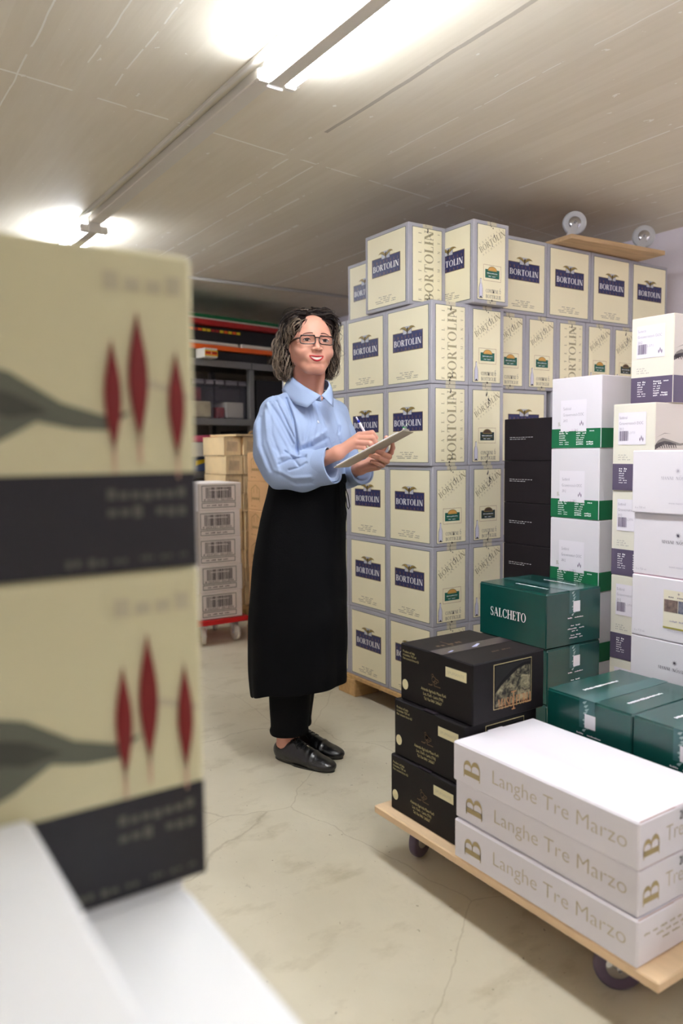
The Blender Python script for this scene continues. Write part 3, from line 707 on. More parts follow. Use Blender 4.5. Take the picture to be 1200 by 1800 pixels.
def tall(kind, dx=.25, dy=.155, dz=.2825):
    if kind == 'g': dy, dz, dx = .212, .2465, .25
    r_ = thing('wine_carton', 'x', 'box'); base = white_c if kind == 'g' else cream2; bd = band_g if kind == 'g' else band_p
    m = MB(); m.box(-dx/2, dx/2, -dy/2, dy/2, 0, dz, base, .0025); m.box(-dx/2+.003, dx/2-.003, -dy/2+.003, dy/2-.003, dz-.0005, dz+.0004, kraft_edge); m.build('carton_body', r_)
    m = MB(); F = faces_of(m, dx, dy, dz); fr = .275 if kind == 'g' else .31
    for kf in 'WS':
        f = F[kf]; w_ = dy if kf in 'WE' else dx
        if kind != 'g' and kf in 'S':
            f.rect(.002, fr*dz, w_-.002, dz-.002, beigeend, 1); mountains(f, w_, .52*dz, dz, 2, ink, ink2); feather(f, .165, .34*dz, .66*dz, .011, leafg, 4)
        f.rect(.0015, .001, w_-.0015, fr*dz, bd, 1)
    m.build('printed_band', r_)
    m = MB(); F = faces_of(m, dx, dy, dz); f = F['W']; r = random.Random(10)
    for c0, rows in ((.17, (.2, .18, .13, .12, .14, .2, .2)), (.52 if kind == 'g' else .55, (.36, .2, .17, .16, .14, .34, .34))):
        for i, ww in enumerate(rows):
            hh = .0048 if i in (0, 1) or ww > .3 else .0034
            f.bars(dy*c0, fr*dz*(.90 if kind == 'g' else .84) - .0075*i - .004, dy*ww, hh, white_p, 2 if ww > .15 else 1, 2, r)
    for i, ww in enumerate((.22, .26, .34)): f.bars(dy*.14, dz*(.405-.026*i) if kind != 'g' else dz*(.36-.02*i), dy*ww*.9, .004, faint, 3, 1, r)
    m.build('printed_text', r_)
    m = MB(); F = faces_of(m, dx, dy, dz); f = F['W']; W = dy
    if kind == 'g':
        f.rect(.20*W, .24*dz, .72*W, .68*dz, stick, 4); u = .26*W; a = .54*dz; s_ = 1.0
        f.text('Südtirol', u, a, .0105, plum, l=6, thin=-.02); f.text('Grauvernatsch DOC', u-.001, a-.021, .0098, plum, width=.088, l=6, thin=-.02); f.text('2012', u, a-.041, .009, plum, l=6, thin=-.02)
        f.text('L 12812', .44*W, a-.074, .008, plum, l=6, thin=-.02)
        for i in range(3): feather(f, .60*W+.0058*i, .31*dz+(0, .004, -.001)[i], .31*dz+(.013, .02, .014)[i], .0034, plum, 6)
    else:
        f.rect(.14*W, .53*dz, .80*W, .90*dz, stick, 4); u = .17*W; a = .825*dz; k = W/.155
        f.text('Südtirol', u, a, .0095*k, plum, l=6, thin=-.02); f.text('Grauvernatsch DOC', u, a-.018*k, .009*k, plum, width=.088*k, l=6, thin=-.02); f.text('2012', u, a-.036*k, .0085, plum, l=6, thin=-.02)
        f.barcode(u, .575*dz, .034*k, .032, plum, 14, 3, 6); f.text('L 21713', .40*W, .655*dz, .0072, plum, l=6, thin=-.02)
        for i in range(3): feather(f, .665*W+.0055*i, .565*dz+(0, .003, -.001)[i], .565*dz+(.014, .021, .015)[i], .0034, plum, 6)
    m.build('address_label', r_)
    return r_
for k in range(5):
    place('tg', lambda: tall('g'), (2.20+.125, 1.715+.106, .166+.2475*k), math.radians((.5, -.5, .6, -.4, .8)[k]), 'white carton with a green band, %s of the stack of five' % ('bottom', 'second from the bottom', 'middle', 'second from the top', 'topmost')[k], 'white cartons with green band')
for k in range(4):
    place('tp', lambda: tall('p'), (2.20+.125+(.0, .0, .0, -.004)[k], 1.507+.0775, .166+.2832*k), math.radians((-.5, .4, -.6, .8)[k]), 'cream carton with a dark band and white label, %s of front stack' % ('bottom', 'second from the bottom', 'second from the top', 'topmost')[k], 'cream cartons with dark band')
place('tp', None, (2.275+.125, 1.50+.0775, .166+.2832*4), math.radians(.6), 'cream carton with a dark band perched highest, at the right edge', 'cream cartons with dark band')

# ---- plain white cartons with star emblem
palep = mat('pale_lilac_print', (176, 170, 184), .5); darkp = mat('dark_plum_print', (86, 78, 92), .5); paint1 = mat('painting_dark', (52, 38, 44), .5, noise=.7, nscale=60, rgb2=(150, 130, 120)); paint2 = mat('painting_blue', (40, 56, 96), .5, noise=.7, nscale=70, rgb2=(140, 140, 150)); paint_l = mat('painting_label', (232, 226, 206), .5); oliveline = mat('olive_line', (168, 158, 70), .5)
def star(f, u, v, s, m):
    for i in range(8):
        a = i*math.pi/4; f.poly([(u+s*math.cos(a), v+s*math.sin(a)), (u+.22*s*math.cos(a+.6), v+.22*s*math.sin(a+.6)), (u+.22*s*math.cos(a-.6), v+.22*s*math.sin(a-.6))], m, 2)
    f.ellipse(u, v, s*.3, s*.3, m, 3, 10)
def plain_white(kind):
    dx, dy, dz = .25, .335, .1735
    r_ = thing('wine_carton', 'x', 'box')
    m = MB(); m.box(-dx/2, dx/2, -dy/2, dy/2, 0, dz, white_c, .003); m.box(-dx/2+.003, dx/2-.003, -dy/2+.003, dy/2-.003, dz-.0005, dz+.0004, mat('rosy_edge', (196, 150, 170), .6)); m.build('carton_body', r_)
    m = MB(); F = faces_of(m, dx, dy, dz); f = F['W']; c = palep if kind == 't' else darkp
    if kind != 'l':
        star(f, .140, .118, .0085, c); f.serif('MANNI', .091, .094, .0085, c, width=.036, l=2); f.serif('NOSSING', .135, .094, .0085, c, width=.05, l=2)
        f.ellipse(.1465, .1055, .0008, .0008, c, 2, 6); f.ellipse(.1495, .1055, .0008, .0008, c, 2, 6)
    f.text('www.manni-nossing.com', .115, .028, .0065, palep, width=.085, l=2, thin=-.01); f.text('6 x 750 ml', .012, .012, .006, palep, width=.032, l=2, thin=-.01)
    m.build('printed_lettering', r_)
    if kind == 'l':
        m = MB(); F = faces_of(m, dx, dy, dz); f = Face(m, (-dx/2, dy/2+.018, 0), (0, -1, 0), (0, 0, 1)); f.rect(.120, .036, .208, .142, paint_l, 2); f.rect(.120, .036, .208, .0405, oliveline, 3)
        f.rect(.122, .082, .163, .116, paint1, 3); f.rect(.1645, .082, .206, .116, paint2, 3); star(f, .165, .134, .005, darkp); f.bars(.135, .122, .06, .004, darkp, 2, 3, random.Random(1)); f.bars(.14, .056, .05, .004, palep, 2, 3, random.Random(2))
        m.build('picture_label', r_)
    return r_
for k in range(6):
    kd = 'l' if k == 3 else 't' if k == 5 else 'n'
    zz = 1.149-.1745*(6-k)
    place('pw'+kd, lambda: plain_white(kd), (1.91+.125+(.0, .004, .0, .0, .003, -.008)[k], 1.372-.1675, zz), math.radians((0, .4, -.3, .3, -.4, .5)[k]), ('plain white carton at the bottom of the right-edge stack', 'plain white carton second from the bottom in the right-edge stack', 'plain white carton with dark star emblem, just above the green ones at right', 'plain white carton with a small picture label, in the right-edge stack', 'plain white carton second from the top in the right-edge stack', 'plain white carton on top of the right-edge stack, with a pale emblem')[k], 'plain white cartons with star emblem')
# ---- foreground cream cartons with red feathers
redf = mat('red_feather', (112, 14, 10), .5); redstem = mat('pink_stem', (196, 150, 130), .5); fgcream = mat('foreground_cream', (196, 190, 152), .55, noise=.02, nscale=4); bandk = mat('black_band', (27, 25, 29), .5); bandtxt = mat('band_outline_print', (84, 82, 72), .5); inkf = mat('foreground_ink', (92, 94, 78), .6); inkf2 = mat('foreground_ink_dark', (66, 66, 54), .6); fgfaint = mat('foreground_faint', (178, 170, 142), .6)
def feather_carton(dz):
    dx, dy = .25, .17
    r_ = thing('wine_carton', 'x', 'box')
    m = MB(); m.box(-dx/2, dx/2, -dy/2, dy/2, 0, dz, fgcream, .004); m.build('carton_body', r_)
    m = MB(); F = faces_of(m, dx, dy, dz); s = dz/.283
    for kf in 'S':
        f = F[kf]; x0 = .041   # u = X - x0
        U = lambda X: X-x0
        f.rect(.002, .0, dx-.001, .0875*s, bandk, 1)
        for X, a, b_, ww in ((.2165, .104, .205, .0155), (.2395, .112, .230, .018), (.2745, .098, .198, .0155)):
            feather(f, U(X)-.002, a*s, b_*s, ww, redf, 4, .016, redstem)
        f.poly([(0, .175*s), (.05, .182*s), (.09, .172*s), (.13, .148*s), (.165, .138*s), (.19, .142*s), (.168, .125*s), (.14, .126*s), (.11, .132*s), (.08, .115*s), (.04, .10*s), (0, .09*s)], inkf, 2)
        f.poly([(0, .16*s), (.05, .165*s), (.09, .155*s), (.12, .14*s), (.09, .135*s), (.07, .14*s), (.05, .125*s), (0, .11*s)], inkf2, 3)
        f.poly([(.19, .165*s), (.21, .17*s), (.245, .158*s), (.245, .153*s), (.21, .163*s)], fgfaint, 2)
        r = random.Random(12)
        f.bars(U(.209), .246*s, .075, .016, fgfaint, 1, 2, r)
        f.bars(U(.207), .065*s, .075, .009, bandtxt, 1, 2, r); f.bars(U(.207), .050*s, .075, .009, bandtxt, 2, 2, r)
        f.bars(U(.170), .008*s, .055, .006, bandtxt, 3, 2, r); f.bars(U(.235), .010*s, .045, .004, bandtxt, 3, 2, r)
    m.build('printed_panel', r_)
    return r_
o = feather_carton(.298); o.location = (.291-.125+.001, .677+.085, .7505); o['label'] = 'large blurred cream carton with red feathers, lower of the two at the left edge'; o['group'] = 'cream cartons with red feathers'
o = feather_carton(.2825); o.location = (.291-.125, .677+.085, .7505+.2985); o['label'] = 'large blurred cream carton with red feathers, upper of the two at the left edge'; o['group'] = 'cream cartons with red feathers'
# ---- white cartons in the foreground
fw = mat('foreground_white_card', (228, 229, 230), .45, bump=.02, bscale=12)
def plain_box(dx, dy, dz, label, loc, grp):
    r_ = thing('wine_carton', label, 'box', loc, 0, grp)
    m = MB(); m.box(-dx/2, dx/2, -dy/2, dy/2, 0, dz, fw, .006); m.build('carton_body', r_)
    m = MB(); F = faces_of(m, dx, dy, dz); F['T'].rect(dx/2-.025, 0, dx/2+.025, dy, mat('white_tape_foreground', (232, 232, 232), .3), 1); m.build('packing_tape', r_)
GW = 'white cartons at the lower left'
plain_box(.28, .52, .105, 'blurred flat white carton at the bottom left corner, lying on top', (.133-.14, .675-.261, .7455), GW)
plain_box(.278, .515, .0975, 'blurred flat white carton whose top shows right of the topmost white one', (.272-.14, .677-.2605, .6475), GW)
plain_box(.278, .52, .102, 'flat white carton under the cream cartons with red feathers', (.272-.14, .679+.261, .6475), GW)
plain_box(.278, .515, .0975, 'flat white carton at the left, outside the picture edge', (-.008-.142, .677-.2605, .6475), GW)
for j, y in ((0, .4165), (1, .94)):
    for k in (0, 1): plain_box(.56, .515, .249, 'large white carton, %s layer, %s, under the flat white ones' % (('lower', 'upper')[k], ('front', 'back')[j]), (-.010, y, .148+.2495*k), GW)
pallet(-.3, .28, .15, 1.2, 'wooden pallet under the white cartons at the left', .1475)
# ================================================================ BACK OF THE STORE
# ---- barcode cartons on the red dolly
framec = mat('dark_green_print', (28, 60, 46), .5); barcoal = mat('barcode_ink', (70, 60, 62), .5); paper_c = mat('grey_white_card', (226, 218, 214), .55)
def barcode_carton():
    dx, dy, dz = .285, .36, .163
    r_ = thing('wine_carton', 'x', 'box')
    m = MB(); m.box(-dx/2, dx/2, -dy/2, dy/2, 0, dz, paper_c, .004); m.build('carton_body', r_)
    m = MB(); F = faces_of(m, dx, dy, dz); S = F['S']
    S.frame(.028, .052, .245, .148, .0032, framec, 2); S.frame(.028, .016, .245, .046, .0032, framec, 2)
    S.barcode(.055, .072, .165, .066, barcoal, 26, 5, 2); S.rect(.075, .118, .2, .123, paper_c, 3)
    S.text('8 004301 001899', .042, .058, .0115, barcoal, width=.185, l=2); S.bars(.06, .027, .14, .007, barcoal, 4, 2, random.Random(3))
    m.build('printed_barcode_panel', r_)
    return r_
for k in range(5):
    place('bar', barcode_carton, (1.832+.1425+(.0, .002, .0, -.004, .004)[k], 4.262+.18, .152+.1635*k), math.radians((-2.5, -1.5, -3, -2, -1)[k]), 'white barcode carton, %s of five on the red dolly' % ('bottom', 'second from the bottom', 'middle', 'second from the top', 'topmost')[k], 'barcode cartons')
dolly(1.80, 2.15, 4.245, 4.66, 'small red dolly with grey wheels under the barcode cartons', .150, .03, redpl, polyw, (-1.9, 2.2, -1.5, 1.0), .075, polyw)
# ---- wooden crates
crate_w = mat('crate_wood', (240, 212, 164), .6, noise=.15, nscale=5, stretch=(8, 1, 1)); burn = mat('burnt_mark', (218, 186, 146), .7, noise=.3, nscale=12)
def crate():
    dx, dy, dz = .125, .34, .125
    r_ = thing('wooden_wine_crate', 'x', 'crate')
    m = MB(); m.box(-dx/2, dx/2, -dy/2, dy/2, 0, .010, crate_w, .001); m.build('base_board', r_)
    for s in (-1, 1):
        m = MB(); m.box(s*dx/2-(.008 if s > 0 else 0), s*dx/2+(0 if s > 0 else .008), -dy/2, dy/2, .010, dz-.008, crate_w, .001); m.build('side_board', r_)
    for s in (-1, 1):
        m = MB(); m.box(-dx/2+.0085, dx/2-.0085, min(s*(dy/2-.004), s*(dy/2-.018)), max(s*(dy/2-.004), s*(dy/2-.018)), .010, dz-.008, crate_w, .001)
        if s < 0:
            F = Face(m, (-dx/2, -dy/2+.004, 0), (1, 0, 0), (0, 0, 1)); F.poly([(.022, .03), (.10, .025), (.104, .09), (.03, .095)], burn, 1)
        m.build('end_board', r_)
    m = MB(); m.box(-dx/2, dx/2, -dy/2, dy/2, dz-.0075, dz, crate_w, .001); m.build('lid', r_)
    return r_
for c_, (x_, y_, nm) in enumerate(((2.268, 4.80, 'left-hand'), (2.404, 4.79, 'middle'), (2.540, 4.80, 'right-hand'))):
    for k in range(9 if c_ != 1 else 9):
        place('crate', crate, (x_+.0625+rj.uniform(-.004, .004), y_+.17+rj.uniform(-.01, .01), .1+.1285*k), math.radians(rj.uniform(-1, 1)), 'wooden wine crate, %s of the %s crate column' % (('bottom', 'second', 'third', 'fourth', 'fifth', 'fourth from the top', 'third from the top', 'second from the top', 'topmost')[k], nm), 'wooden wine crates')
b = MB(); b.box(-.09, .09, -.16, .16, 0, .012, crate_w, .001); o = b.build('crate_lid', None, (2.40, 4.93, 1.258), math.radians(8)); tag(o, 'loose wooden lid lying on top of the crate columns', 'lid')
b = MB(); b.tube([(2.46, 4.82, 1.262+.004), (2.48, 4.84, 1.285), (2.52, 4.85, 1.292), (2.56, 4.84, 1.280), (2.585, 4.82, 1.262+.004)], .0055, mat('rope', (170, 136, 88), .9, bump=.4, bscale=200), 8); o = b.build('rope_loop'); tag(o, 'short loop of rope lying on the crates', 'rope')
pallet(2.25, 2.68, 4.78, 5.15, 'wooden pallet under the wooden crates', .0995)
# ---- brown cartons
kraft = mat('kraft_card', (188, 146, 102), .7, noise=.05, nscale=6); kraftink = mat('kraft_ink', (130, 106, 62), .7)
def brown():
    dx, dy, dz = .30, .33, .170
    r_ = thing('brown_carton', 'x', 'box')
    m = MB(); m.box(-dx/2, dx/2, -dy/2, dy/2, 0, dz, kraft, .003); m.build('carton_body', r_)
    m = MB(); F = faces_of(m, dx, dy, dz); S = F['W']
    for a, b_ in (((.05, .05), (.05, .125)), ((.05, .125), (.1, .15)), ((.1, .15), (.15, .125)), ((.15, .125), (.15, .05)), ((.08, .13), (.08, .10)), ((.12, .135), (.12, .10))):
        d = Vector((b_[0]-a[0], b_[1]-a[1])).normalized(); n = Vector((-d.y, d.x))*.0022; S.poly([(a[0]+n.x, a[1]+n.y), (b_[0]+n.x, b_[1]+n.y), (b_[0]-n.x, b_[1]-n.y), (a[0]-n.x, a[1]-n.y)], kraftink, 2)
    S.bars(.06, .062, .09, .02, kraftink, 1, 2, random.Random(4)); S.bars(.045, .022, .06, .006, kraftink, 2, 2, random.Random(5))
    m.build('printed_house_mark', r_)
    return r_
for k in range(6):
    place('brown', brown, (2.13+.15+rj.uniform(-.003, .003), 3.87+.165, .125+.1705*k), math.radians(rj.uniform(-1, 1)), 'brown carton with a small house mark behind the apron, %s of six' % ('bottom', 'second', 'third', 'third from the top', 'second from the top', 'topmost')[k], 'brown cartons')
pallet(2.115, 2.46, 3.86, 4.21, 'low wooden pallet under the brown cartons', .1245)
# ---- shelving
steel = mat('shelf_steel', (120, 118, 116), .45, metal=.4)
SR = math.radians(10.6)
sh = thing('metal_shelving', 'long grey metal shelving full of boxes along the back wall', 'shelving', (1.68, 5.106, 0), SR)
LV = (.15, .60, 1.01, 1.39, 1.81)   # top faces of the boards
for i, x in enumerate((.0, 1.06, 2.04)):
    for y in (.0, .5):
        b = MB(); b.box(x-.0, x+.045, y, y+.04, 0, LV[-1]-.046 if y == 0 else LV[-1]-.023, steel, .003); b.build('upright_post', sh)
for z in LV:
    for i in (0, 1):
        b = MB(); x0 = (.0, 1.075)[i]; x1 = (1.07, 2.085)[i]; b.box(x0, x1, -.010, .54, z-.022, z, steel, .002); b.box(x0, x1, -.014, -.002, z-.045, z+.004, steel, .002); b.build('shelf_board', sh)
def on_shelf(name, label, cat, x0, x1, y0, y1, z, h, m, grp=None, extra=None, bev=.004):
    c = math.cos(SR); s = math.sin(SR); cx, cy = (x0+x1)/2, (y0+y1)/2
    loc = (1.68+cx*c-cy*s, 5.106+cx*s+cy*c, z+.0045)
    b = MB(); b.box(-(x1-x0)/2, (x1-x0)/2, -(y1-y0)/2, (y1-y0)/2, 0, h, m, bev)
    if extra: extra(b, x1-x0, y1-y0, h)
    o = b.build(name, None, loc, SR); return tag(o, label, cat, grp)
c_red = mat('shelf_red', (150, 26, 24), .5); c_green = mat('shelf_green', (10, 92, 48), .5); c_white = mat('shelf_white', (206, 200, 188), .5); c_black = mat('shelf_black', (18, 16, 18), .5); c_orange = mat('shelf_orange', (222, 92, 24), .5); c_tan = mat('shelf_tan', (196, 180, 136), .6); c_pink = mat('shelf_pink', (196, 84, 108), .5); c_blue = mat('shelf_blue', (70, 84, 120), .5); c_yel = mat('shelf_yellow', (214, 180, 30), .5); c_dk = mat('shelf_dark', (52, 46, 50), .4); c_peach = mat('shelf_peach', (206, 150, 120), .6)
def orn(b, W, D, h):
    F = Face(b, (-W/2, -D/2, 0), (1, 0, 0), (0, 0, 1)); r = random.Random(2)
    for i in range(14): F.rect(.35+i*W*.03, h*.62, .35+i*W*.03+W*.026, h*.80, r.choice((c_orange, c_red, c_yel)), 2)
def tea(b, W, D, h):
    F = Face(b, (-W/2, -D/2, 0), (1, 0, 0), (0, 0, 1))
    F.rect(0, h*.18, W, h*.78, c_yel, 2); F.rect(.004, h*.3, W-.004, h*.66, c_orange, 3); F.rect(W*.48, 0, W*.52, h, c_tan, 4); F.rect(.008, h*.42, W*.44, h*.6, c_red, 4); F.rect(W*.56, h*.42, W-.008, h*.6, c_red, 4)
zt = LV[4]
on_shelf('dark_case', 'black case under the long orange board', 'case', .14, 1.26, .03, .5, zt, .072, c_black)
on_shelf('food_carton', 'small yellow and red carton at the left on the upper shelf', 'box', .60, .71, -.09, .025, zt+.0, .068, c_white, None, tea)
on_shelf('flat_carton', 'long flat orange board, left of her hair', 'box', .10, 1.30, .0, .5, zt+.0725, .034, c_orange)
on_shelf('flat_tray', 'long pale flat tray on the orange board, left one', 'tray', .35, .97, .01, .48, zt+.107, .024, c_white)
on_shelf('flat_tray', 'long pale flat tray on the orange board, right one beside her hair', 'tray', 1.0, 1.29, .01, .48, zt+.107, .028, c_white)
on_shelf('black_carton', 'black carton with an orange printed strip under the red board', 'box', .12, 1.38, .02, .5, zt+.1355, .105, c_black, None, orn)
on_shelf('flat_board', 'long red board topmost on the shelving', 'board', .08, 1.45, -.03, .5, zt+.241, .036, c_red)
on_shelf('flat_board', 'thin pale board between the red and the green one', 'board', .08, 1.45, -.03, .5, zt+.2775, .010, c_white)
on_shelf('flat_board', 'long green board right under the ceiling', 'board', .08, 1.45, -.02, .5, zt+.288, .026, c_green)
zt = LV[3]
zt = LV[3]
# clear storage bins
clearp = mat('clear_plastic', (120, 116, 124), .2, alpha=.16); fillc = [mat('bin_dark', (48, 40, 44), .6), mat('bin_cream', (200, 186, 150), .7, noise=.2, nscale=14), mat('bin_red', (120, 40, 44), .7, noise=.5, nscale=14)]
def bin_(x0, label, kind):
    c = math.cos(SR); s = math.sin(SR); cx, cy = x0+.14, .24
    t = thing('storage_bin', label, 'storage bin', (1.68+cx*c-cy*s, 5.106+cx*s+cy*c, zt+.004), SR, 'clear storage bins')
    b = MB(); X, Y, H_ = .135, .2, .27
    b.box(-X, X, -Y, Y, 0, .004, clearp); b.box(-X, -X+.003, -Y, Y, .004, H_, clearp); b.box(X-.003, X, -Y, Y, .004, H_, clearp); b.box(-X+.003, X-.003, -Y, -Y+.003, .004, H_, clearp); b.box(-X+.003, X-.003, Y-.003, Y, .004, H_, clearp)
    b.box(-X-.004, X+.004, -Y-.004, -Y, H_-.02, H_, mat('bin_rim', (120, 114, 118), .4)); b.box(-X-.004, X+.004, Y, Y+.004, H_-.02, H_, mat('bin_rim', (), .4)); b.build('tub', t)
    for k in (-.06, .06):
        b = MB(); b.box(k-.008, k+.008, -Y-.010, -Y-.004, H_-.03, H_+.012, fillc[0], .002); b.build('latch', t)
    b = MB(); b.box(-X-.006, X+.006, -Y-.003, Y+.006, H_+.0005, H_+.012, mat('bin_rim', (), .4), .003); b.build('lid', t)
    return (1.68+cx*c-cy*s, 5.106+cx*s+cy*c)
def inside(xy, name, label, dx0, dx1, dy0, dy1, z0, h, m):
    b = MB(); b.box(dx0, dx1, dy0, dy1, 0, h, m, .008); o = b.build(name, None, (xy[0], xy[1], zt+.0085+z0), SR); tag(o, label, 'bag' if 'bag' in name else 'box')
p1 = bin_(.48, 'clear storage bin with cream and red packets, left of the two', 0)
inside(p1, 'paper_packet', 'cream paper packet inside the left clear bin', -.125, .125, -.19, .15, .001, .12, fillc[1]); inside(p1, 'cloth_bag', 'dark red cloth bag inside the left clear bin', -.12, .05, -.18, .15, .122, .10, fillc[2])
p2 = bin_(.775, 'clear storage bin with a white carton inside, right of the two', 1)
inside(p2, 'white_packet', 'white carton inside the right clear bin', -.04, .125, -.19, .1, .001, .12, c_white); inside(p2, 'red_packet', 'red packet inside the right clear bin', -.12, -.05, -.19, .1, .001, .08, c_red); inside(p2, 'dark_packet', 'dark carton inside the right clear bin', -.12, .12, -.16, .1, .123, .1, fillc[0])
on_shelf('dark_crate', 'dark grey crate on the middle shelf at the far left', 'crate', .06, .46, .02, .5, zt, .25, c_dk)
zt = LV[2]
on_shelf('blue_crate', 'blue and yellow crate below the white carton on the shelf', 'crate', .50, .90, .03, .5, zt, .10, c_blue, None, lambda b, W, D, h: Face(b, (-W/2, -D/2, 0), (1, 0, 0), (0, 0, 1)).poly([(.08, h*.4), (.2, h*.7), (.2, h*.95), (.08, h*.75)], c_yel, 2))
on_shelf('white_carton', 'greyish white carton on the shelf left of the crates', 'box', .54, .76, .0, .45, zt+.105, .10, c_white)
on_shelf('pink_box', 'pink box on the greyish white carton, left one', 'box', .57, .70, .0, .3, zt+.21, .045, c_pink)
on_shelf('pink_box', 'pink box beside the other one, right one', 'box', .705, .765, .01, .3, zt+.21, .05, c_pink)
on_shelf('dark_carton', 'dark carton on the second shelf behind the crates', 'box', .92, 1.04, .06, .5, zt, .25, c_dk)
# on top of second bay, right of her head
on_shelf('peach_carton', 'peach carton on top of the shelving, right of her hair', 'box', 1.62, 2.05, .0, .4, LV[4], .30, c_peach)
on_shelf('white_tray', 'white tray with blue rim on the peach carton', 'tray', 1.63, 2.05, .0, .4, LV[4]+.305, .035, c_white, None, lambda b, W, D, h: b.box(-W/2-.002, W/2+.002, -D/2-.002, D/2+.002, .002, .012, mat('blue_rim', (40, 60, 130), .5)))
on_shelf('dark_carton', 'large dark carton in the second bay of the shelving, upper', 'box', 1.14, 2.02, .02, .5, LV[3]+.0, .3, c_black)
on_shelf('dark_carton', 'large dark carton in the second bay of the shelving, middle', 'box', 1.14, 2.02, .02, .5, LV[2], .3, c_dk)
on_shelf('dark_carton', 'large dark carton in the second bay of the shelving, lower', 'box', 1.14, 2.02, .02, .5, LV[1], .3, c_black)
# ================================================================ PERSON
def V3(*a): return np.array(a, float)
def sm(a, b, k):
    h = np.clip(.5+.5*(b-a)/k, 0, 1); return b*(1-h)+a*h - k*h*(1-h)
def ssub(a, b, k):      # a minus b
    h = np.clip(.5-.5*(a+b)/k, 0, 1); return a*(1-h) - b*h + k*h*(1-h)
def s_sph(P, c, r): return np.linalg.norm(P-np.array(c), axis=1)-r
def s_ell(P, c, r, R=None):
    Q = P-np.array(c)
    if R is not None: Q = Q@R
    r = np.array(r); k0 = np.linalg.norm(Q/r, axis=1); k1 = np.linalg.norm(Q/(r*r), axis=1)
    return np.where(k1 > 1e-9, k0*(k0-1)/np.maximum(k1, 1e-9), -r.min())
def s_cap(P, a, b, ra, rb=None):
    rb = ra if rb is None else rb
    a = np.array(a, float); b = np.array(b, float); d = b-a; t = np.clip((P-a)@d/max(d@d, 1e-12), 0, 1)
    return np.linalg.norm(P-a-t[:, None]*d, axis=1) - (ra+(rb-ra)*t)
def chain(P, pts, rs, k=.01):
    o = None
    for i in range(len(pts)-1):
        d = s_cap(P, pts[i], pts[i+1], rs[i], rs[i+1]); o = d if o is None else sm(o, d, k)
    return o
def surf(f, lo, hi, h):
    """surface of a distance field as a quad mesh (naive surface nets, evaluated only near the surface)"""
    lo = np.array(lo, float); B = 10
    nb = np.ceil((np.array(hi)-lo)/(h*B)).astype(int); n = nb*B+1
    G = np.full(n, 1.0, np.float32)
    cs = np.stack(np.meshgrid(*[np.arange(k) for k in nb], indexing='ij'), -1).reshape(-1, 3)
    dc = f(lo+(cs*B+B/2)*h); near = np.abs(dc) < B*h*1.25
    off = np.stack(np.meshgrid(*[np.arange(B+1)]*3, indexing='ij'), -1).reshape(-1, 3)
    for c, d in zip(cs[~near], dc[~near]): G[c[0]*B:c[0]*B+B+1, c[1]*B:c[1]*B+B+1, c[2]*B:c[2]*B+B+1] = d
    cn = cs[near]
    for i in range(0, len(cn), 400):
        ch = cn[i:i+400]; I = (ch[:, None, :]*B+off[None]).reshape(-1, 3)
        G[I[:, 0], I[:, 1], I[:, 2]] = f(lo+I*h)
    S = G < 0
    c8 = [(i, j, k) for i in (0, 1) for j in (0, 1) for k in (0, 1)]
    sl = lambda A, o: A[o[0]:A.shape[0]-1+o[0], o[1]:A.shape[1]-1+o[1], o[2]:A.shape[2]-1+o[2]]
    cnt = sum(sl(S, o).astype(np.int8) for o in c8); act = (cnt > 0) & (cnt < 8)
    C = np.argwhere(act); vid = np.full(act.shape, -1, np.int64); vid[act] = np.arange(len(C))
    acc = np.zeros((len(C), 3)); num = np.zeros(len(C))
    vals = {o: G[C[:, 0]+o[0], C[:, 1]+o[1], C[:, 2]+o[2]].astype(float) for o in c8}
    for a in c8:
        for ax in range(3):
            if a[ax]: continue
            b = list(a); b[ax] = 1; b = tuple(b); va, vb = vals[a], vals[b]; m = (va < 0) != (vb < 0)
            t = np.where(m, va/np.where(m, va-vb, 1), 0); p = np.zeros((len(C), 3)); p += a; p[:, ax] += t
            acc[m] += p[m]; num += m
    V = lo+(C+acc/num[:, None])*h
    F = []
    for ax in range(3):
        o = [0, 0, 0]; o[ax] = 1; s0 = S[:S.shape[0]-o[0], :S.shape[1]-o[1], :S.shape[2]-o[2]]; s1 = S[o[0]:, o[1]:, o[2]:]
        E = np.argwhere(s0 != s1); u, w_ = [(1, 2), (2, 0), (0, 1)][ax]
        ok = (E[:, u] > 0) & (E[:, w_] > 0) & (E[:, u] < act.shape[u]) & (E[:, w_] < act.shape[w_]) & (E[:, ax] < act.shape[ax]); E = E[ok]
        def vi(du, dw):
            I = E.copy(); I[:, u] += du; I[:, w_] += dw; return vid[I[:, 0], I[:, 1], I[:, 2]]
        Q = np.stack([vi(-1, -1), vi(0, -1), vi(0, 0), vi(-1, 0)], 1)
        inside = s0[E[:, 0], E[:, 1], E[:, 2]]; Q = np.where(inside[:, None], Q, Q[:, ::-1]); F.append(Q)
    F = np.concatenate(F); F = F[(F >= 0).all(1)]
    return V, F
def relax(V, F, n=1, lam=.5):
    for _ in range(n):
        A = np.zeros_like(V); c = np.zeros(len(V))
        for a, b in ((0, 1), (1, 2), (2, 3), (3, 0)):
            np.add.at(A, F[:, a], V[F[:, b]]); np.add.at(A, F[:, b], V[F[:, a]]); np.add.at(c, F[:, a], 1); np.add.at(c, F[:, b], 1)
        V = V*(1-lam)+lam*A/np.maximum(c, 1)[:, None]
    return V
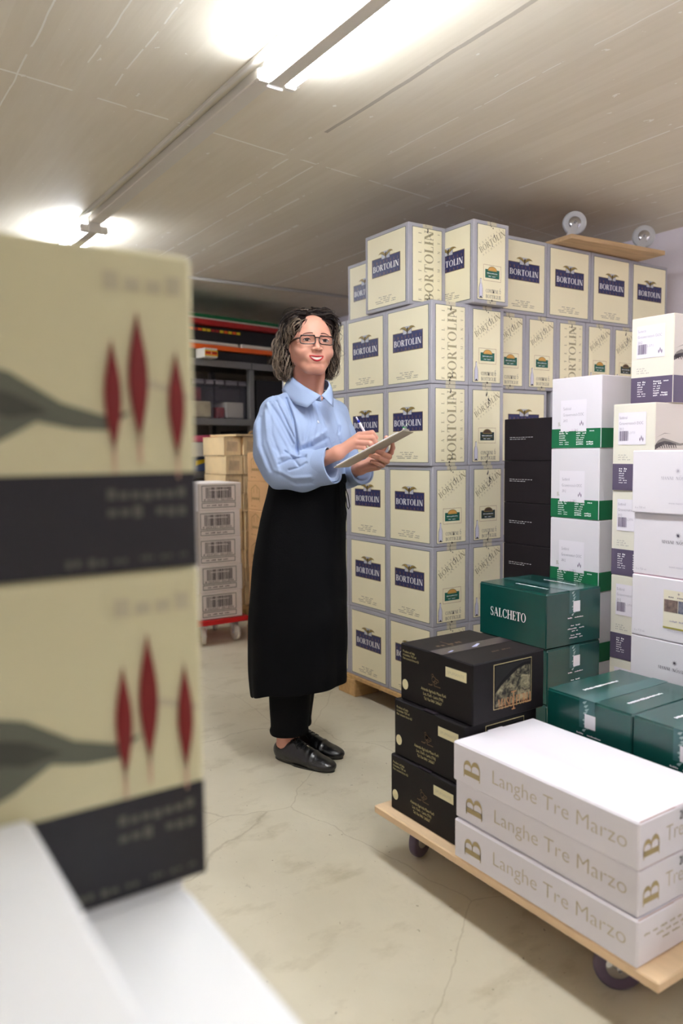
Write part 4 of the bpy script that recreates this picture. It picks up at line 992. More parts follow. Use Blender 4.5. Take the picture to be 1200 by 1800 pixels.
def np_mesh(name, parts, mats_, mi=None, smooth=True):
    vs = np.concatenate([p[0] for p in parts]); o = 0; fs = []
    for v, f in parts: fs.append(f+o); o += len(v)
    fs = np.concatenate(fs); me = bpy.data.meshes.new(name)
    me.vertices.add(len(vs)); me.vertices.foreach_set('co', vs.astype(np.float32).ravel())
    me.loops.add(len(fs)*4); me.loops.foreach_set('vertex_index', fs.astype(np.int32).ravel())
    me.polygons.add(len(fs)); me.polygons.foreach_set('loop_start', np.arange(0, len(fs)*4, 4, dtype=np.int32))
    try: me.polygons.foreach_set('loop_total', np.full(len(fs), 4, dtype=np.int32))
    except Exception: pass
    for m in mats_: me.materials.append(m)
    if mi is not None: me.polygons.foreach_set('material_index', mi.astype(np.int32))
    me.polygons.foreach_set('use_smooth', np.full(len(fs), smooth, dtype=bool)); me.update(calc_edges=True); me.validate()
    return me
def np_obj(name, parts, mats_, parent, mi=None):
    o = bpy.data.objects.new(name, np_mesh(name, parts, mats_, mi)); COL.objects.link(o); o.parent = parent; return o
def proj_to(f, p, n=12, off=0.0):
    p = np.array(p, float)
    for _ in range(n):
        e = 1e-3; P = np.array([p, p+[e, 0, 0], p+[0, e, 0], p+[0, 0, e]]); d = f(P); g = (d[1:]-d[0])/e; gn = np.linalg.norm(g)+1e-9
        p = p - g/gn*(d[0]-off)*.9
    return p, g/gn

# local frame: x = to the right in the photograph, y = away, z = up; the empty stands on the floor between her feet
woman = thing('person', 'smiling woman in a light blue shirt and long black apron writing on a clipboard', 'person', (1.46, 2.46, 0), -TH)
def skin_blush_nodes(m, pts, r, fac=.42, colr=(186, 98, 92)):
    nt = m.node_tree; N, L = nt.nodes, nt.links; b = N['Principled BSDF']; geo = N.new('ShaderNodeTexCoord'); prev = None
    for p in pts:
        d = N.new('ShaderNodeVectorMath'); d.operation = 'DISTANCE'; L.new(geo.outputs['Object'], d.inputs[0]); d.inputs[1].default_value = tuple(p)
        mr = N.new('ShaderNodeMapRange'); mr.inputs[1].default_value = r*.2; mr.inputs[2].default_value = r; mr.inputs[3].default_value = fac; mr.inputs[4].default_value = 0; L.new(d.outputs['Value'], mr.inputs[0])
        if prev is None: prev = mr.outputs[0]
        else:
            mx = N.new('ShaderNodeMath'); mx.operation = 'MAXIMUM'; L.new(prev, mx.inputs[0]); L.new(mr.outputs[0], mx.inputs[1]); prev = mx.outputs[0]
    mix = N.new('ShaderNodeMix'); mix.data_type = 'RGBA'; L.new(prev, mix.inputs[0]); mix.inputs[6].default_value = b.inputs['Base Color'].default_value; mix.inputs[7].default_value = lin(colr)
    if b.inputs['Base Color'].links: L.new(b.inputs['Base Color'].links[0].from_socket, mix.inputs[6]); L.new(mix.outputs[2], b.inputs['Base Color'])
def skin_mat():
    m = mat('skin', (200, 146, 126), .45, sss=.10, spec=.3, bump=.03, bscale=90)
    return m
skin = skin_mat(); skin_blush = skin
lip = mat('lipstick', (170, 22, 36), .35); teeth = mat('teeth', (244, 238, 228), .25); mouthd = mat('mouth_inside', (60, 14, 16), .6)
eyew = mat('eye_white', (214, 200, 194), .15, spec=.6); iris = mat('iris', (58, 34, 26), .1); pupil = mat('pupil', (10, 8, 8), .1); lash = mat('lash', (40, 26, 24), .6); brow_m = mat('brow_hair', (96, 66, 56), .7)
shirt_m = mat('blue_shirt', (154, 172, 205), .8, noise=.03, nscale=3, bump=.10, bscale=260)
shirt_seam = mat('blue_shirt_seam', (136, 162, 204), .75); button_m = mat('pearl_button', (226, 232, 240), .2)
apron_m = mat('black_apron', (6, 6, 8), .85, noise=.2, nscale=6, bump=.08, bscale=220, spec=.12); trouser_m = mat('black_trousers', (9, 9, 11), .85, spec=.15); shoe_m = mat('black_leather', (10, 9, 11), .3, bump=.16, bscale=120, spec=.6, coat=.3); lace_m = mat('black_lace', (14, 14, 16), .6)

# ---------------- head
HC = V3(.047, -.012, 1.531); ya = math.radians(16); ti = math.radians(-5)
hb = V3(math.sin(ya), -math.cos(ya), 0); ha = V3(math.cos(ya), math.sin(ya), 0); hc = V3(0, 0, 1)
hb2 = hb*math.cos(math.radians(5)) + V3(0, 0, 1)*math.sin(math.radians(5))   # chin slightly raised
hc2 = -np.cross(ha, hb2)
roll = math.radians(-1.5); ha_, hc_ = ha*math.cos(roll)+hc2*math.sin(roll), hc2*math.cos(roll)-ha*math.sin(roll)
HR = np.stack([ha_, hb2, hc_], 1)       # columns: right, forward, up
def toH(P): return (P-HC)@HR
def fromH(p): return HC + HR@np.array(p, float)
EY = .0325; EZ = .0020; EC = .0700
def head0(Q):
    d = s_ell(Q, (0, -.022, .034), (.076, .092, .086))
    d = sm(d, s_ell(Q, (0, .022, .020), (.070, .066, .078)), .02)
    d = sm(d, s_ell(Q, (0, .024, -.030), (.068, .060, .058)), .03)
    d = sm(d, s_ell(Q, (0, .048, -.086), (.029, .031, .023)), .032)               # chin
    for s in (-1, 1):
        d = sm(d, s_cap(Q, (s*.060, -.014, -.040), (s*.022, .050, -.092), .012, .013), .03)   # jaw line
        d = sm(d, s_ell(Q, (s*.042, .054, -.036), (.026, .027, .022)), .016)       # smiling cheeks
        d = sm(d, s_cap(Q, (s*.012, .080, .022), (s*.048, .064, .021), .008, .008), .014)   # brow ridge
    for s in (-1, 1): d = ssub(d, s_ell(Q, (s*EY, .093, EZ), (.0185, .016, .0110)), .011)
    d = sm(d, s_cap(Q, (0, .080, .010), (0, .099, -.027), .0068, .0090), .012)
    d = sm(d, s_sph(Q, (0, .1015, -.0300), .0096), .006)
    for s in (-1, 1):
        d = sm(d, s_ell(Q, (s*.0134, .0920, -.0325), (.0072, .0095, .0064)), .005)
        d = ssub(d, s_ell(Q, (s*.0064, .099, -.0405), (.0032, .0052, .0024)), .003)
        # eyelids: a thin ball over the eye, opened by an almond slit
        lid = s_sph(Q, (s*EY, EC, EZ), .0146)
        lid = ssub(lid, s_ell(Q, (s*EY, EC+.010, EZ-.0006), (.0142, .020, .0044)), .0015)
        d = sm(d, lid, .004)
        d = ssub(d, s_cap(Q, (s*.019, .0880, EZ+.0098), (s*.046, .0760, EZ+.0085), .0012, .0010), .003)
        d = ssub(d, s_cap(Q, (s*.0195, .0905, -.038), (s*.0400, .0790, -.066), .0036, .0030), .006)   # smile fold
        for k_, dz_ in enumerate((.006, .000, -.006)): d = ssub(d, s_cap(Q, (s*.052, .068, EZ+dz_*.5), (s*.060, .058, EZ+dz_*1.3), .0008, .0006), .002)
        d = sm(d, s_ell(Q, (s*.0765, -.012, -.008), (.008, .016, .027)), .006)     # ear
        d = ssub(d, s_ell(Q, (s*.0830, -.006, -.006), (.004, .008, .014)), .004)
    d = sm(d, s_ell(Q, (0, .0735, -.061), (.032, .014, .017)), .016)              # muzzle
    return d
MZ = -.0600
def head(Q):
    d = head0(Q)
    zc = MZ+.0062*np.minimum(np.abs(Q[:, 0])/.028, 1.3)**1.7; Q2 = Q.copy(); Q2[:, 2] = Q[:, 2]-(zc-.0046*np.clip(1-(Q[:, 0]/.028)**2, 0, 1))
    d = ssub(d, s_ell(Q2, (0, .092, 0), (.0300, .0205, .0064)), .002)
    return ssub(d, s_ell(Q, (0, .093, -.0835), (.018, .010, .0035)), .008)
# ---------------- skeleton (metres, local frame)
sd = V3(.81, .585, 0)/np.linalg.norm([.81, .585]); fd = V3(.585, -.81, 0)/np.linalg.norm([.81, .585])
WRR = V3(.139, -.185, 1.145); WRL = V3(.215, -.045, 1.089)
FR = [[(.215, -.195, 1.208), (.258, -.214, 1.213), (.271, -.195, 1.198), (.257, -.178, 1.178)],
      [(.211, -.203, 1.196), (.259, -.226, 1.196), (.271, -.208, 1.179), (.256, -.188, 1.164)],
      [(.203, -.205, 1.182), (.250, -.224, 1.179), (.259, -.208, 1.163), (.245, -.190, 1.153)],
      [(.193, -.197, 1.168), (.233, -.214, 1.163), (.241, -.200, 1.151), (.229, -.187, 1.146)]]
TR = [(.165, -.170, 1.168), (.207, -.150, 1.184), (.240, -.155, 1.186), (.256, -.166, 1.176)]
FL = [[(.303, -.083, 1.127), (.328, -.110, 1.145), (.334, -.120, 1.163), (.332, -.128, 1.177)],
      [(.308, -.088, 1.116), (.321, -.125, 1.131), (.296, -.150, 1.144), (.276, -.156, 1.151)],
      [(.300, -.088, 1.104), (.313, -.127, 1.115), (.282, -.156, 1.129), (.254, -.164, 1.136)],
      [(.284, -.083, 1.094), (.299, -.117, 1.101), (.278, -.141, 1.110), (.258, -.150, 1.116)]]
TL = [(.258, -.047, 1.110), (.298, -.050, 1.150), (.322, -.070, 1.190), (.312, -.105, 1.198)]
def hand(P, wr, el, F, T):
    wr = V3(*wr)
    d = chain(P, [el, wr], [.028, .0235], .01)
    K = [V3(*f[0]) for f in F]; pal = None
    for i, k in enumerate(K):
        c = s_cap(P, wr+(k-wr)*.12, k, .0165, .0098); pal = c if pal is None else sm(pal, c, .010)
    pal = sm(pal, s_cap(P, wr+(V3(*T[0])-wr)*.3, V3(*T[1]), .015, .0115), .014)
    d = sm(d, pal, .016)
    fr = (.0090, .0092, .0087, .0077); fing = None
    for i, f in enumerate(F):
        r = fr[i]; c = chain(P, f, [r*1.05, r*1.04, r*.93, r*.78], .003)
        d = sm(d, c, .0035)
    d = sm(d, chain(P, T, [.0135, .0112, .0100, .0085], .003), .005)
    return d
def body_sdf(P):
    Q = toH(P); d = head(Q)
    neck = s_cap(P, (.026, .040, 1.33), (.024, .020, 1.455), .052, .046)
    for s_ in ((-.02, .055), (.075, -.02)): neck = sm(neck, s_cap(P, (s_[0]*.5+.038, s_[1]*.3-.012, 1.34), tuple(fromH((.045 if s_[0] > 0 else -.05, -.02, -.06))), .014, .016), .02)
    d = sm(d, neck, .014)
    ch = s_ell(P, (.034, .040, 1.24), (.10, .065, .12)); ch = sm(ch, s_cap(P, (-.06, -.020, 1.285), (.12, .10, 1.285), .034), .03)
    d = sm(d, ch, .02)
    return d
def lower_sdf(P):
    d = s_ell(P, (.03, .02, .98), (.12, .10, .16))
    d = sm(d, s_cap(P, (.0, .0, .92), (-.035, -.01, .50), .075, .05), .04); d = sm(d, s_cap(P, (.045, .05, .92), (.0, .09, .50), .075, .05), .04)
    d = sm(d, s_cap(P, (-.035, -.01, .50), (-.060, -.008, .10), .048, .033), .02); d = sm(d, s_cap(P, (.0, .09, .50), (-.022, .086, .10), .046, .033), .02)
    for a in ((-.060, -.008), (-.022, .088)):
        d = sm(d, s_cap(P, (a[0], a[1], .10), (a[0]-.01, a[1]+.004, .05), .033, .030), .02); d = sm(d, s_cap(P, (a[0], a[1], .06), (a[0]+.09, a[1]-.055, .035), .028, .022), .02)
    return d
def arms_sdf(P):
    d = hand(P, WRR, (.03, -.120, 1.100), FR, TR)
    d = sm(d, hand(P, WRL, (.165, .075, 1.065), FL, TL), .004)
    d = sm(d, chain(P, [(-.08, -.045, 1.285), (-.055, -.070, 1.10), (.03, -.120, 1.100)], [.036, .028, .027], .01), .01)
    d = sm(d, chain(P, [(.13, .10, 1.285), (.16, .11, 1.08), (.165, .075, 1.065)], [.045, .036, .034], .01), .01)
    return d
V1, F1 = surf(body_sdf, (-.06, -.13, 1.30), (.16, .13, 1.67), .0014)
V2, F2 = surf(arms_sdf, (-.15, -.26, 1.02), (.36, .16, 1.34), .0019)
V3_, F3 = surf(lambda P: sm(lower_sdf(P), body_sdf(P), .03), (-.16, -.12, .0), (.20, .20, 1.315), .004)
V1 = relax(V1, F1, 1, .35); V2 = relax(V2, F2, 1, .35)
np_obj('body', [(V1, F1), (V2, F2), (V3_, F3)], [skin], woman)
# finger nails that show on the far hand
def nail(pts, nrm):
    pass
# ---------------- face details
def eye(s):
    b = MB(); c = fromH((s*EY, EC, EZ)); R_ = .0133
    gaze = fromH((s*EY-.10, 1.0, .02))-c; gaze /= np.linalg.norm(gaze)
    def cap_(r, a0, a1, m, off):
        prof = [(math.sin(a0+(a1-a0)*i/8)*(r+off), math.cos(a0+(a1-a0)*i/8)*(r+off)) for i in range(9)]; b.lathe(prof[::-1], tuple(c), tuple(gaze), m, 24)
    cap_(R_, .0, 2.6, eyew, 0); cap_(R_, .0, .50, iris, .0002); cap_(R_, .0, .20, pupil, .0004)
    b.build('eye', woman)
for s in (-1, 1): eye(s)
H0 = lambda P: head0(toH(P))
def on_head(x, y, z, off): return tuple(proj_to(H0, fromH((x, y, z)), 10, off)[0])
def on_ball(s, dx, dz, r):
    yy = math.sqrt(max(0, r*r-dx*dx-dz*dz)); return tuple(fromH((s*EY+dx, EC+yy, EZ+dz)))
b = MB()
for s in (-1, 1):
    b.tube([on_ball(s, -.0128+.0256*t, -.0006+.0050*math.sqrt(max(0, 1-(2*t-1)**2)), .0150) for t in [i/12 for i in range(13)]], [.0007+.0010*math.sin(math.pi*i/12) for i in range(13)], lash, 6)
    b.tube([on_ball(s, -.0120+.0240*t, -.0006-.0044*math.sqrt(max(0, 1-(2*t-1)**2)), .0146) for t in [i/12 for i in range(13)]], .0003, lash, 5)
b.build('eyelashes', woman)
for s in (-1, 1):
    b = MB(); b.tube([on_head(s*(.013+.038*t), .085, .0205+.0055*math.sin(math.pi*(t*.75+.15)), .0003) for t in [i/9 for i in range(10)]], [.0028*(1-.6*i/9)+.0006 for i in range(10)], brow_m, 6, flat=.5); b.build('eyebrow', woman)
def mz(t, dz): return (t*.0305, .1, MZ+.0062*min(abs(t), 1.3)**1.7+dz)
def lipline(dzc, off, hz): return [on_head(mz(t, 0)[0], .1, mz(t, 0)[2]+(dzc*(1-t*t)), off) for t in [i/12-1 for i in range(25)]]
b = MB(); w_ = [1-abs(i/12-1)**2.2 for i in range(25)]
b.tube(lipline(.0024, -.0002, 0), [.0007+.0018*x for x in w_], lip, 8); b.tube(lipline(-.0138, -.0002, 0), [.0008+.0025*x for x in w_], lip, 8); b.build('lips', woman)
b = MB(); rows = []
for j in range(2):
    rows.append([on_head(t*.0262, .1, MZ+.0062*abs(t*.85)**1.7+(.0012 if j == 0 else -.0094*(1-.6*t*t)-.0003*abs(math.sin(t*13))), -.0032-.0004*abs(math.sin(t*13))) for t in [i/20-1 for i in range(41)]])
b.add(rows[0]+rows[1], [(i, i+1, 41+i+1, 41+i) for i in range(40)], teeth, True); b.build('teeth', woman)
b = MB(); inn = [on_head(.0288*math.cos(a), .1, MZ-.0045+.0072*math.sin(a)+.0055*math.cos(a)**2, -.0075) for a in [i*math.pi/12 for i in range(24)]]; b.add(inn, [tuple(range(24))], mouthd); b.build('mouth_inside', woman)

# ---------------- glasses
frame_m = mat('tortoise_frame', (44, 24, 18), .2, noise=.5, nscale=60, coat=.4); lens_m = mat('glass_lens', (60, 64, 70), .02, alpha=.06, spec=.6)
gl = bpy.data.objects.new('glasses', None); COL.objects.link(gl); gl.parent = woman
b = MB(); lens = []
for s in (-1, 1):
    P_ = []
    for i in range(40):
        a = 2*math.pi*i/40; ca, sa = math.cos(a), math.sin(a); e = .5
        x = .0262*math.copysign(abs(ca)**e, ca); z = .0150*math.copysign(abs(sa)**e, sa)
        P_.append((s*.0330+x, .0985-.012*(abs(s*.0330+x)/.06)**2, -.0005+z))
    lens.append(P_); W_ = [tuple(fromH(p)) for p in P_]; W_.append(W_[0]); W_.append(W_[1]); b.tube(W_, .0020, frame_m, 8, caps=False)
    b.tube([tuple(fromH((s*.0335+x, .1003-.012*(abs(s*.0335+x)/.06)**2, .0137))) for x in [-.024+.048*i/8 for i in range(9)]], .0023, frame_m, 8)
b.tube([tuple(fromH((x, .0985+.003*(1-(x/.008)**2), .0070))) for x in (-.009, -.004, 0, .004, .009)], .0022, frame_m, 8)
b.build('frame', gl)
for s in (-1, 1):
    b = MB(); y0 = .0985-.012*(.0595/.06)**2
    b.tube([tuple(fromH(p)) for p in ((s*.0585, y0, .0055), (s*.0655, .080, .0055), (s*.0715, .055, .0055), (s*.0775, .01, .004), (s*.0795, -.015, .0)) ], [.0045, .0068, .0060, .0040, .0028], frame_m, 8, flat=.45); b.build('temple', gl)
    b = MB(); b.add([tuple(fromH(p)) for p in lens[0 if s < 0 else 1]], [tuple(range(40))], lens_m); b.build('lens', gl)

# ---------------- hair
rs = np.random.RandomState(5)
HK = rs.normal(size=(14, 3))*95; HP = rs.uniform(0, 6.28, 14)
def lumps(Q, K, ph): 
    o = np.zeros(len(Q))
    for k, p in zip(K, ph): o += np.sin(Q@k+p)
    return o/len(K)
def hair_q(Q, rough=True):
    d = s_ell(Q, (0, -.030, .046), (.083, .092, .090))
    d = sm(d, s_ell(Q, (-.083, -.045, -.030), (.030, .044, .076)), .03)
    d = sm(d, s_ell(Q, (.078, -.032, -.018), (.022, .046, .076)), .03)
    d = sm(d, s_ell(Q, (0, -.078, -.020), (.090, .045, .10)), .03)
    d = sm(d, s_ell(Q, (-.060, .000, .060), (.032, .060, .048)), .03); d = sm(d, s_ell(Q, (.055, .000, .065), (.030, .060, .045)), .03)
    d = ssub(d, s_ell(Q, (.004, .085, -.012), (.066, .085, .108)), .010)
    d = ssub(d, s_cap(Q, (0, .05, -.09), (0, .0, -.15), .055, .06), .02)
    if rough: d = d - .012*lumps(Q, HK, HP)
    return d
hair_dark = mat('hair_dark', (26, 19, 18), .55, spec=.3); hair_mid = mat('hair_brown', (72, 56, 46), .45, spec=.4); hair_grey = mat('hair_grey', (150, 132, 112), .45, spec=.4)
Vh, Fh = surf(lambda P: hair_q(toH(P)), (-.15, -.13, 1.36), (.24, .18, 1.72), .0026)
np_obj('hair_mass', [(Vh, Fh)], [mat('hair_scalp', (24, 17, 16), .95, spec=.05)], woman)
skin_blush_nodes(skin, [fromH((s*.046, .070, -.032)) for s in (-1, 1)], .030)
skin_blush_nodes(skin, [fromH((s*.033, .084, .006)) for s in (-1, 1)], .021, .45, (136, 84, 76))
hf = lambda Q: hair_q(Q, False)
def grad(Q, e=1e-3):
    d0 = hf(Q); g = np.stack([hf(Q+np.eye(3)[i]*e)-d0 for i in range(3)], 1)/e; return d0, g/np.maximum(np.linalg.norm(g, axis=1), 1e-6)[:, None]
def grow(NS, steps, step, seed):
    r = np.random.RandomState(seed)
    idx = r.choice(len(Vh), NS); Q = toH(Vh[idx]); path = []
    keep_side = np.sign(Q[:, 0]+.012+r.normal(size=NS)*.006); lift = r.uniform(.0, .016, NS)*r.uniform(.2, 1, NS)
    for k in range(steps):
        d, g = grad(Q); Q = Q - g*(d-lift)[:, None]*.8
        path.append(Q.copy())
        top = np.clip((Q[:, 2]-.03)/.07, 0, 1)
        v = np.stack([keep_side*(.15+1.0*top), -.10-.35*top, -1+.75*top], 1)
        v += r.normal(size=v.shape)*.12
        v -= g*(v*g).sum(1)[:, None]; v /= np.maximum(np.linalg.norm(v, axis=1), 1e-6)[:, None]
        Q = Q + v*step
    return np.stack(path, 1), r
def strands(NC, per, steps, step, seed, mats3, rad, amp):
    """locks of curly hair: the hairs of one lock share their wave"""
    Pp, r = grow(NC, steps, step, seed); b = {m.name: MB() for m in mats3}
    for i in range(NC):
        q = Pp[i]; n = len(q)
        if q[0][2] < -.085: continue
        a0 = r.uniform(0, 6.28); fr = r.uniform(.42, .95)*(1 if r.rand() < .5 else -1); A = amp*r.uniform(.5, 1.4)
        lock = []
        for k in range(n):
            t = k/(n-1); g = q[k]/np.linalg.norm(q[k]+1e-9); tdir = (q[min(k+1, n-1)]-q[max(k-1, 0)]); tdir = tdir/max(np.linalg.norm(tdir), 1e-6)
            u = np.cross(tdir, g); u = u/max(np.linalg.norm(u), 1e-6); lock.append((u, g, t))
        side = q[n//2][0]; zz = q[n//2][2]
        wg = (.05 + (.50 if side < -.035 else .30 if side > .04 else .0))*(1 if zz < .055 else .12)
        for h in range(per):
            da = r.normal()*.35; dA = r.uniform(.75, 1.25); o1, o2 = r.normal(size=2)*.0022; pts = []
            m_ = int(n*r.uniform(.75, 1)); 
            for k in range(max(5, m_)):
                u, g, t = lock[k]; a = a0+da+k*fr; w_ = A*dA*(.2+.9*t)
                pts.append(q[k]+u*(math.cos(a)*w_+o1*(1+t*1.5))+g*((math.sin(a)+.5)*w_*.8+abs(o2)))
            if any((((p[0]-.004)/.062)**2+((p[1]-.088)/.085)**2+((p[2]+.012)/.101)**2 < 1) or (p[0] < -.06 and p[1] > .004 and p[2] < .0) for p in pts): continue
            x = r.rand(); m = mats3[2] if x < wg else mats3[1] if x < wg+.30*(1 if zz < .07 else .5) else mats3[0]
            K = len(pts); b[m.name].tube([tuple(fromH(p)) for p in pts], [rad*(1-.65*k/(K-1)) for k in range(K)], m, 4, caps=False)
    out = MB()
    for m in mats3: out.add(b[m.name].v, b[m.name].f, m, True)
    return out
strands(640, 8, 15, .0070, 3, [hair_dark, hair_mid, hair_grey], .0009, .0085).build('hair', woman)
strands(170, 2, 17, .0080, 9, [hair_dark, hair_mid, hair_grey], .00055, .018).build('loose_curls', woman)
# ---------------- shirt
WK = np.array([[55, 30, 9], [38, -52, 14], [-61, 22, 20], [24, 66, -16], [80, 10, 26], [-30, 75, 12]], float); WP = np.array([.3, 1.7, 2.9, 4.1, .9, 5.2])
def wr_(P): return sum(np.sin(P@k+p) for k, p in zip(WK, WP))/6
def torso(P):
    z = P[:, 2]; Z = [.98, 1.03, 1.06, 1.12, 1.20, 1.27, 1.31, 1.345, 1.38]
    a = np.interp(z, Z, [.135, .150, .157, .158, .160, .158, .140, .095, .05]); bb = np.interp(z, Z, [.105, .118, .124, .122, .118, .106, .092, .072, .05])
    cx = np.interp(z, [1.0, 1.3], [.032, .030]); cy = np.interp(z, [1.0, 1.3], [.012, .028])
    X = P[:, 0]-cx; Y = P[:, 1]-cy; p = X*sd[0]+Y*sd[1]; q_ = X*fd[0]+Y*fd[1]
    d = (np.sqrt((p/a)**2+(q_/bb)**2)-1)*np.minimum(a, bb)*.92
    d = np.maximum(d, z-1.385); return np.maximum(d, 1.022-z)
CUFR = V3(.118, -.170, 1.103); AXR = CUFR-V3(.03, -.122, 1.083); AXR = AXR/np.linalg.norm(AXR)
CUFL = V3(.226, -.018, 1.082); AXL = CUFL-V3(.170, .075, 1.062); AXL = AXL/np.linalg.norm(AXL)
def gathers(P, a, b, n, amp):
    a = V3(*a); b = V3(*b); ax = (b-a)/np.linalg.norm(b-a); t = (P-a)@ax; u = np.cross(ax, V3(0, 1, .01)); u /= np.linalg.norm(u); v = np.cross(ax, u)
    w_ = P-a-t[:, None]*ax; ph = np.arctan2(w_@v, w_@u); L_ = np.linalg.norm(b-a); k = np.clip(t/L_, 0, 1)
    return amp*np.sin(n*ph+5*k)*np.exp(-((k-.15)/.5)**2)
CREASES = ((0.0045, 0.012, ((-0.040, 1.340), (-0.012, 1.260), (-0.002, 1.193), (0.003, 1.141))),
           (0.006, -0.005, ((-0.026, 1.328), (0.002, 1.241), (0.014, 1.161))),
           (0.005, 0.006, ((-0.098, 1.326), (-0.062, 1.272), (-0.014, 1.181))),
           (0.006, -0.005, ((-0.107, 1.320), (-0.078, 1.260), (-0.026, 1.161))),
           (0.004, 0.007, ((-0.072, 1.328), (-0.038, 1.256), (-0.006, 1.193))),
           (0.0045, 0.008, ((-0.062, 1.109), (-0.026, 1.125), (0.030, 1.133))),
           (0.004, 0.008, ((-0.042, 1.153), (-0.014, 1.133), (0.006, 1.105))),
           (0.006, -0.006, ((-0.058, 1.133), (-0.022, 1.141), (0.006, 1.137))),
           (0.004, 0.007, ((-0.026, 1.089), (0.006, 1.097), (0.034, 1.113))),
           (0.007, 0.006, ((-0.129, 1.272), (-0.123, 1.173), (-0.090, 1.089))),
           (0.007, -0.005, ((-0.113, 1.292), (-0.101, 1.193), (-0.062, 1.089))),
           (0.006, 0.005, ((-0.092, 1.312), (-0.086, 1.213), (-0.054, 1.121))),
           (0.008, -0.004, ((-0.145, 1.253), (-0.137, 1.173), (-0.109, 1.101))),
           (0.006, 0.004, ((0.062, 1.328), (0.082, 1.233), (0.101, 1.161))),
           (0.006, 0.004, ((0.125, 1.312), (0.145, 1.241), (0.153, 1.193))),
           (0.007, 0.005, ((0.014, 1.157), (0.054, 1.173), (0.101, 1.197))),
           (0.008, -0.005, ((0.022, 1.177), (0.062, 1.197), (0.101, 1.225))),
           (0.007, 0.006, ((-0.054, 1.073), (-0.002, 1.042), (0.062, 1.046))),
           (0.007, -0.005, ((-0.074, 1.089), (-0.018, 1.061), (0.046, 1.065))),
           (0.006, 0.005, ((0.030, 1.328), (0.046, 1.253), (0.030, 1.173))),
           (0.005, -0.004, ((0.050, 1.328), (0.066, 1.253), (0.054, 1.177))),
           (0.0045, 0.006, ((0.149, 1.241), (0.141, 1.209), (0.149, 1.181))))
BANDS = ((.012, .0016, ((0.072, 1.336), (0.100, 1.272), (0.125, 1.193), (0.139, 1.133), (0.145, 1.034))), (.0022, .0014, ((-0.121, 1.328), (-0.084, 1.332), (-0.054, 1.308), (-0.030, 1.262), (-0.018, 1.203))), (.002, .001, ((-0.048, 1.382), (-0.024, 1.352))), (.002, .001, ((0.121, 1.183), (0.153, 1.197))))
def shirt_sdf(P):
    d = torso(P)
    for s_ in (-1, 1): d = sm(d, s_ell(P, tuple(V3(.030, .024, 1.205)+sd*s_*.062+fd*.068), (.062, .062, .066)), .05)
    d = sm(d, s_cap(P, (.038, .045, 1.345), (-.072, -.040, 1.300), .046, .050), .035); d = sm(d, s_cap(P, (.045, .035, 1.34), (.122, .105, 1.298), .044, .048), .035)
    # right sleeve (nearer)
    sl = chain(P, [(-.080, -.050, 1.290), (-.090, -.066, 1.215), (-.086, -.080, 1.150), (-.056, -.088, 1.096), (.020, -.118, 1.083), tuple(CUFR+AXR*.03)], [.056, .064, .067, .069, .066, .055], .03)
    sl = sl - gathers(P, (-.08, -.05, 1.30), (-.07, -.08, 1.10), 7, .0035)
    # creases in the crook of the elbow
    for a_, b_, r_ in (((-.035, -.165, 1.150), (.030, -.170, 1.140), .005), ((-.075, -.155, 1.165), (-.02, -.170, 1.135), .005)): sl = ssub(sl, s_cap(P, a_, b_, r_, r_*.6), .010)
    sl = np.maximum(sl, (P-CUFR)@AXR)
    d = sm(d, sl, .012)
    s2 = chain(P, [(.128, .105, 1.290), (.150, .125, 1.20), (.162, .120, 1.10), (.172, .085, 1.072), tuple(CUFL+AXL*.03)], [.054, .060, .062, .058, .048], .02); s2 = np.maximum(s2, (P-CUFL)@AXL)
    d = sm(d, s2, .012)
    d = d - .0026*wr_(P)
    # long soft creases of the cloth, seen from the front
    X, Z = P[:, 0], P[:, 2]; fr_ = np.clip((.01-P[:, 1])/.05, 0, 1)
    for w_, dep, pl in CREASES:
        m_ = None
        for (x0, z0), (x1, z1) in zip(pl[:-1], pl[1:]):
            dx, dz = x1-x0, z1-z0; t = np.clip(((X-x0)*dx+(Z-z0)*dz)/(dx*dx+dz*dz), 0, 1); e = (X-x0-t*dx)**2+(Z-z0-t*dz)**2
            m_ = e if m_ is None else np.minimum(m_, e)
        d = d + dep*.8*np.exp(-m_/(w_*w_))*fr_
    for w_, dep, pl in BANDS:
        m_ = None
        for (x0, z0), (x1, z1) in zip(pl[:-1], pl[1:]):
            dx, dz = x1-x0, z1-z0; t = np.clip(((X-x0)*dx+(Z-z0)*dz)/(dx*dx+dz*dz), 0, 1); e = np.sqrt((X-x0-t*dx)**2+(Z-z0-t*dz)**2)
            m_ = e if m_ is None else np.minimum(m_, e)
        d = d - dep*np.clip((w_-m_)/.002, 0, 1)*fr_
    # openings
    d = ssub(d, s_cap(P, (.043, .02, 1.36), (.044, 0, 1.5), .060, .062), .006); d = ssub(d, s_cap(P, (.078, -.100, 1.372), (.052, -.06, 1.44), .008, .05), .004)
    d = ssub(d, s_cap(P, tuple(CUFR-AXR*.05), tuple(CUFR+AXR*.02), .036, .045), .004); d = ssub(d, s_cap(P, tuple(CUFL-AXL*.04), tuple(CUFL+AXL*.02), .032, .040), .004)
    return d
Vs, Fs = surf(shirt_sdf, (-.19, -.26, 1.00), (.30, .22, 1.42), .0021); Vs = relax(Vs, Fs, 1, .4)
shirt = np_obj('shirt', [(Vs, Fs)], [shirt_m], woman)
def solid(o, t, sub=0, off=0):
    m = o.modifiers.new('thickness', 'SOLIDIFY'); m.thickness = t; m.offset = off
    if sub: s_ = o.modifiers.new('smooth', 'SUBSURF'); s_.levels = s_.render_levels = sub
    return o
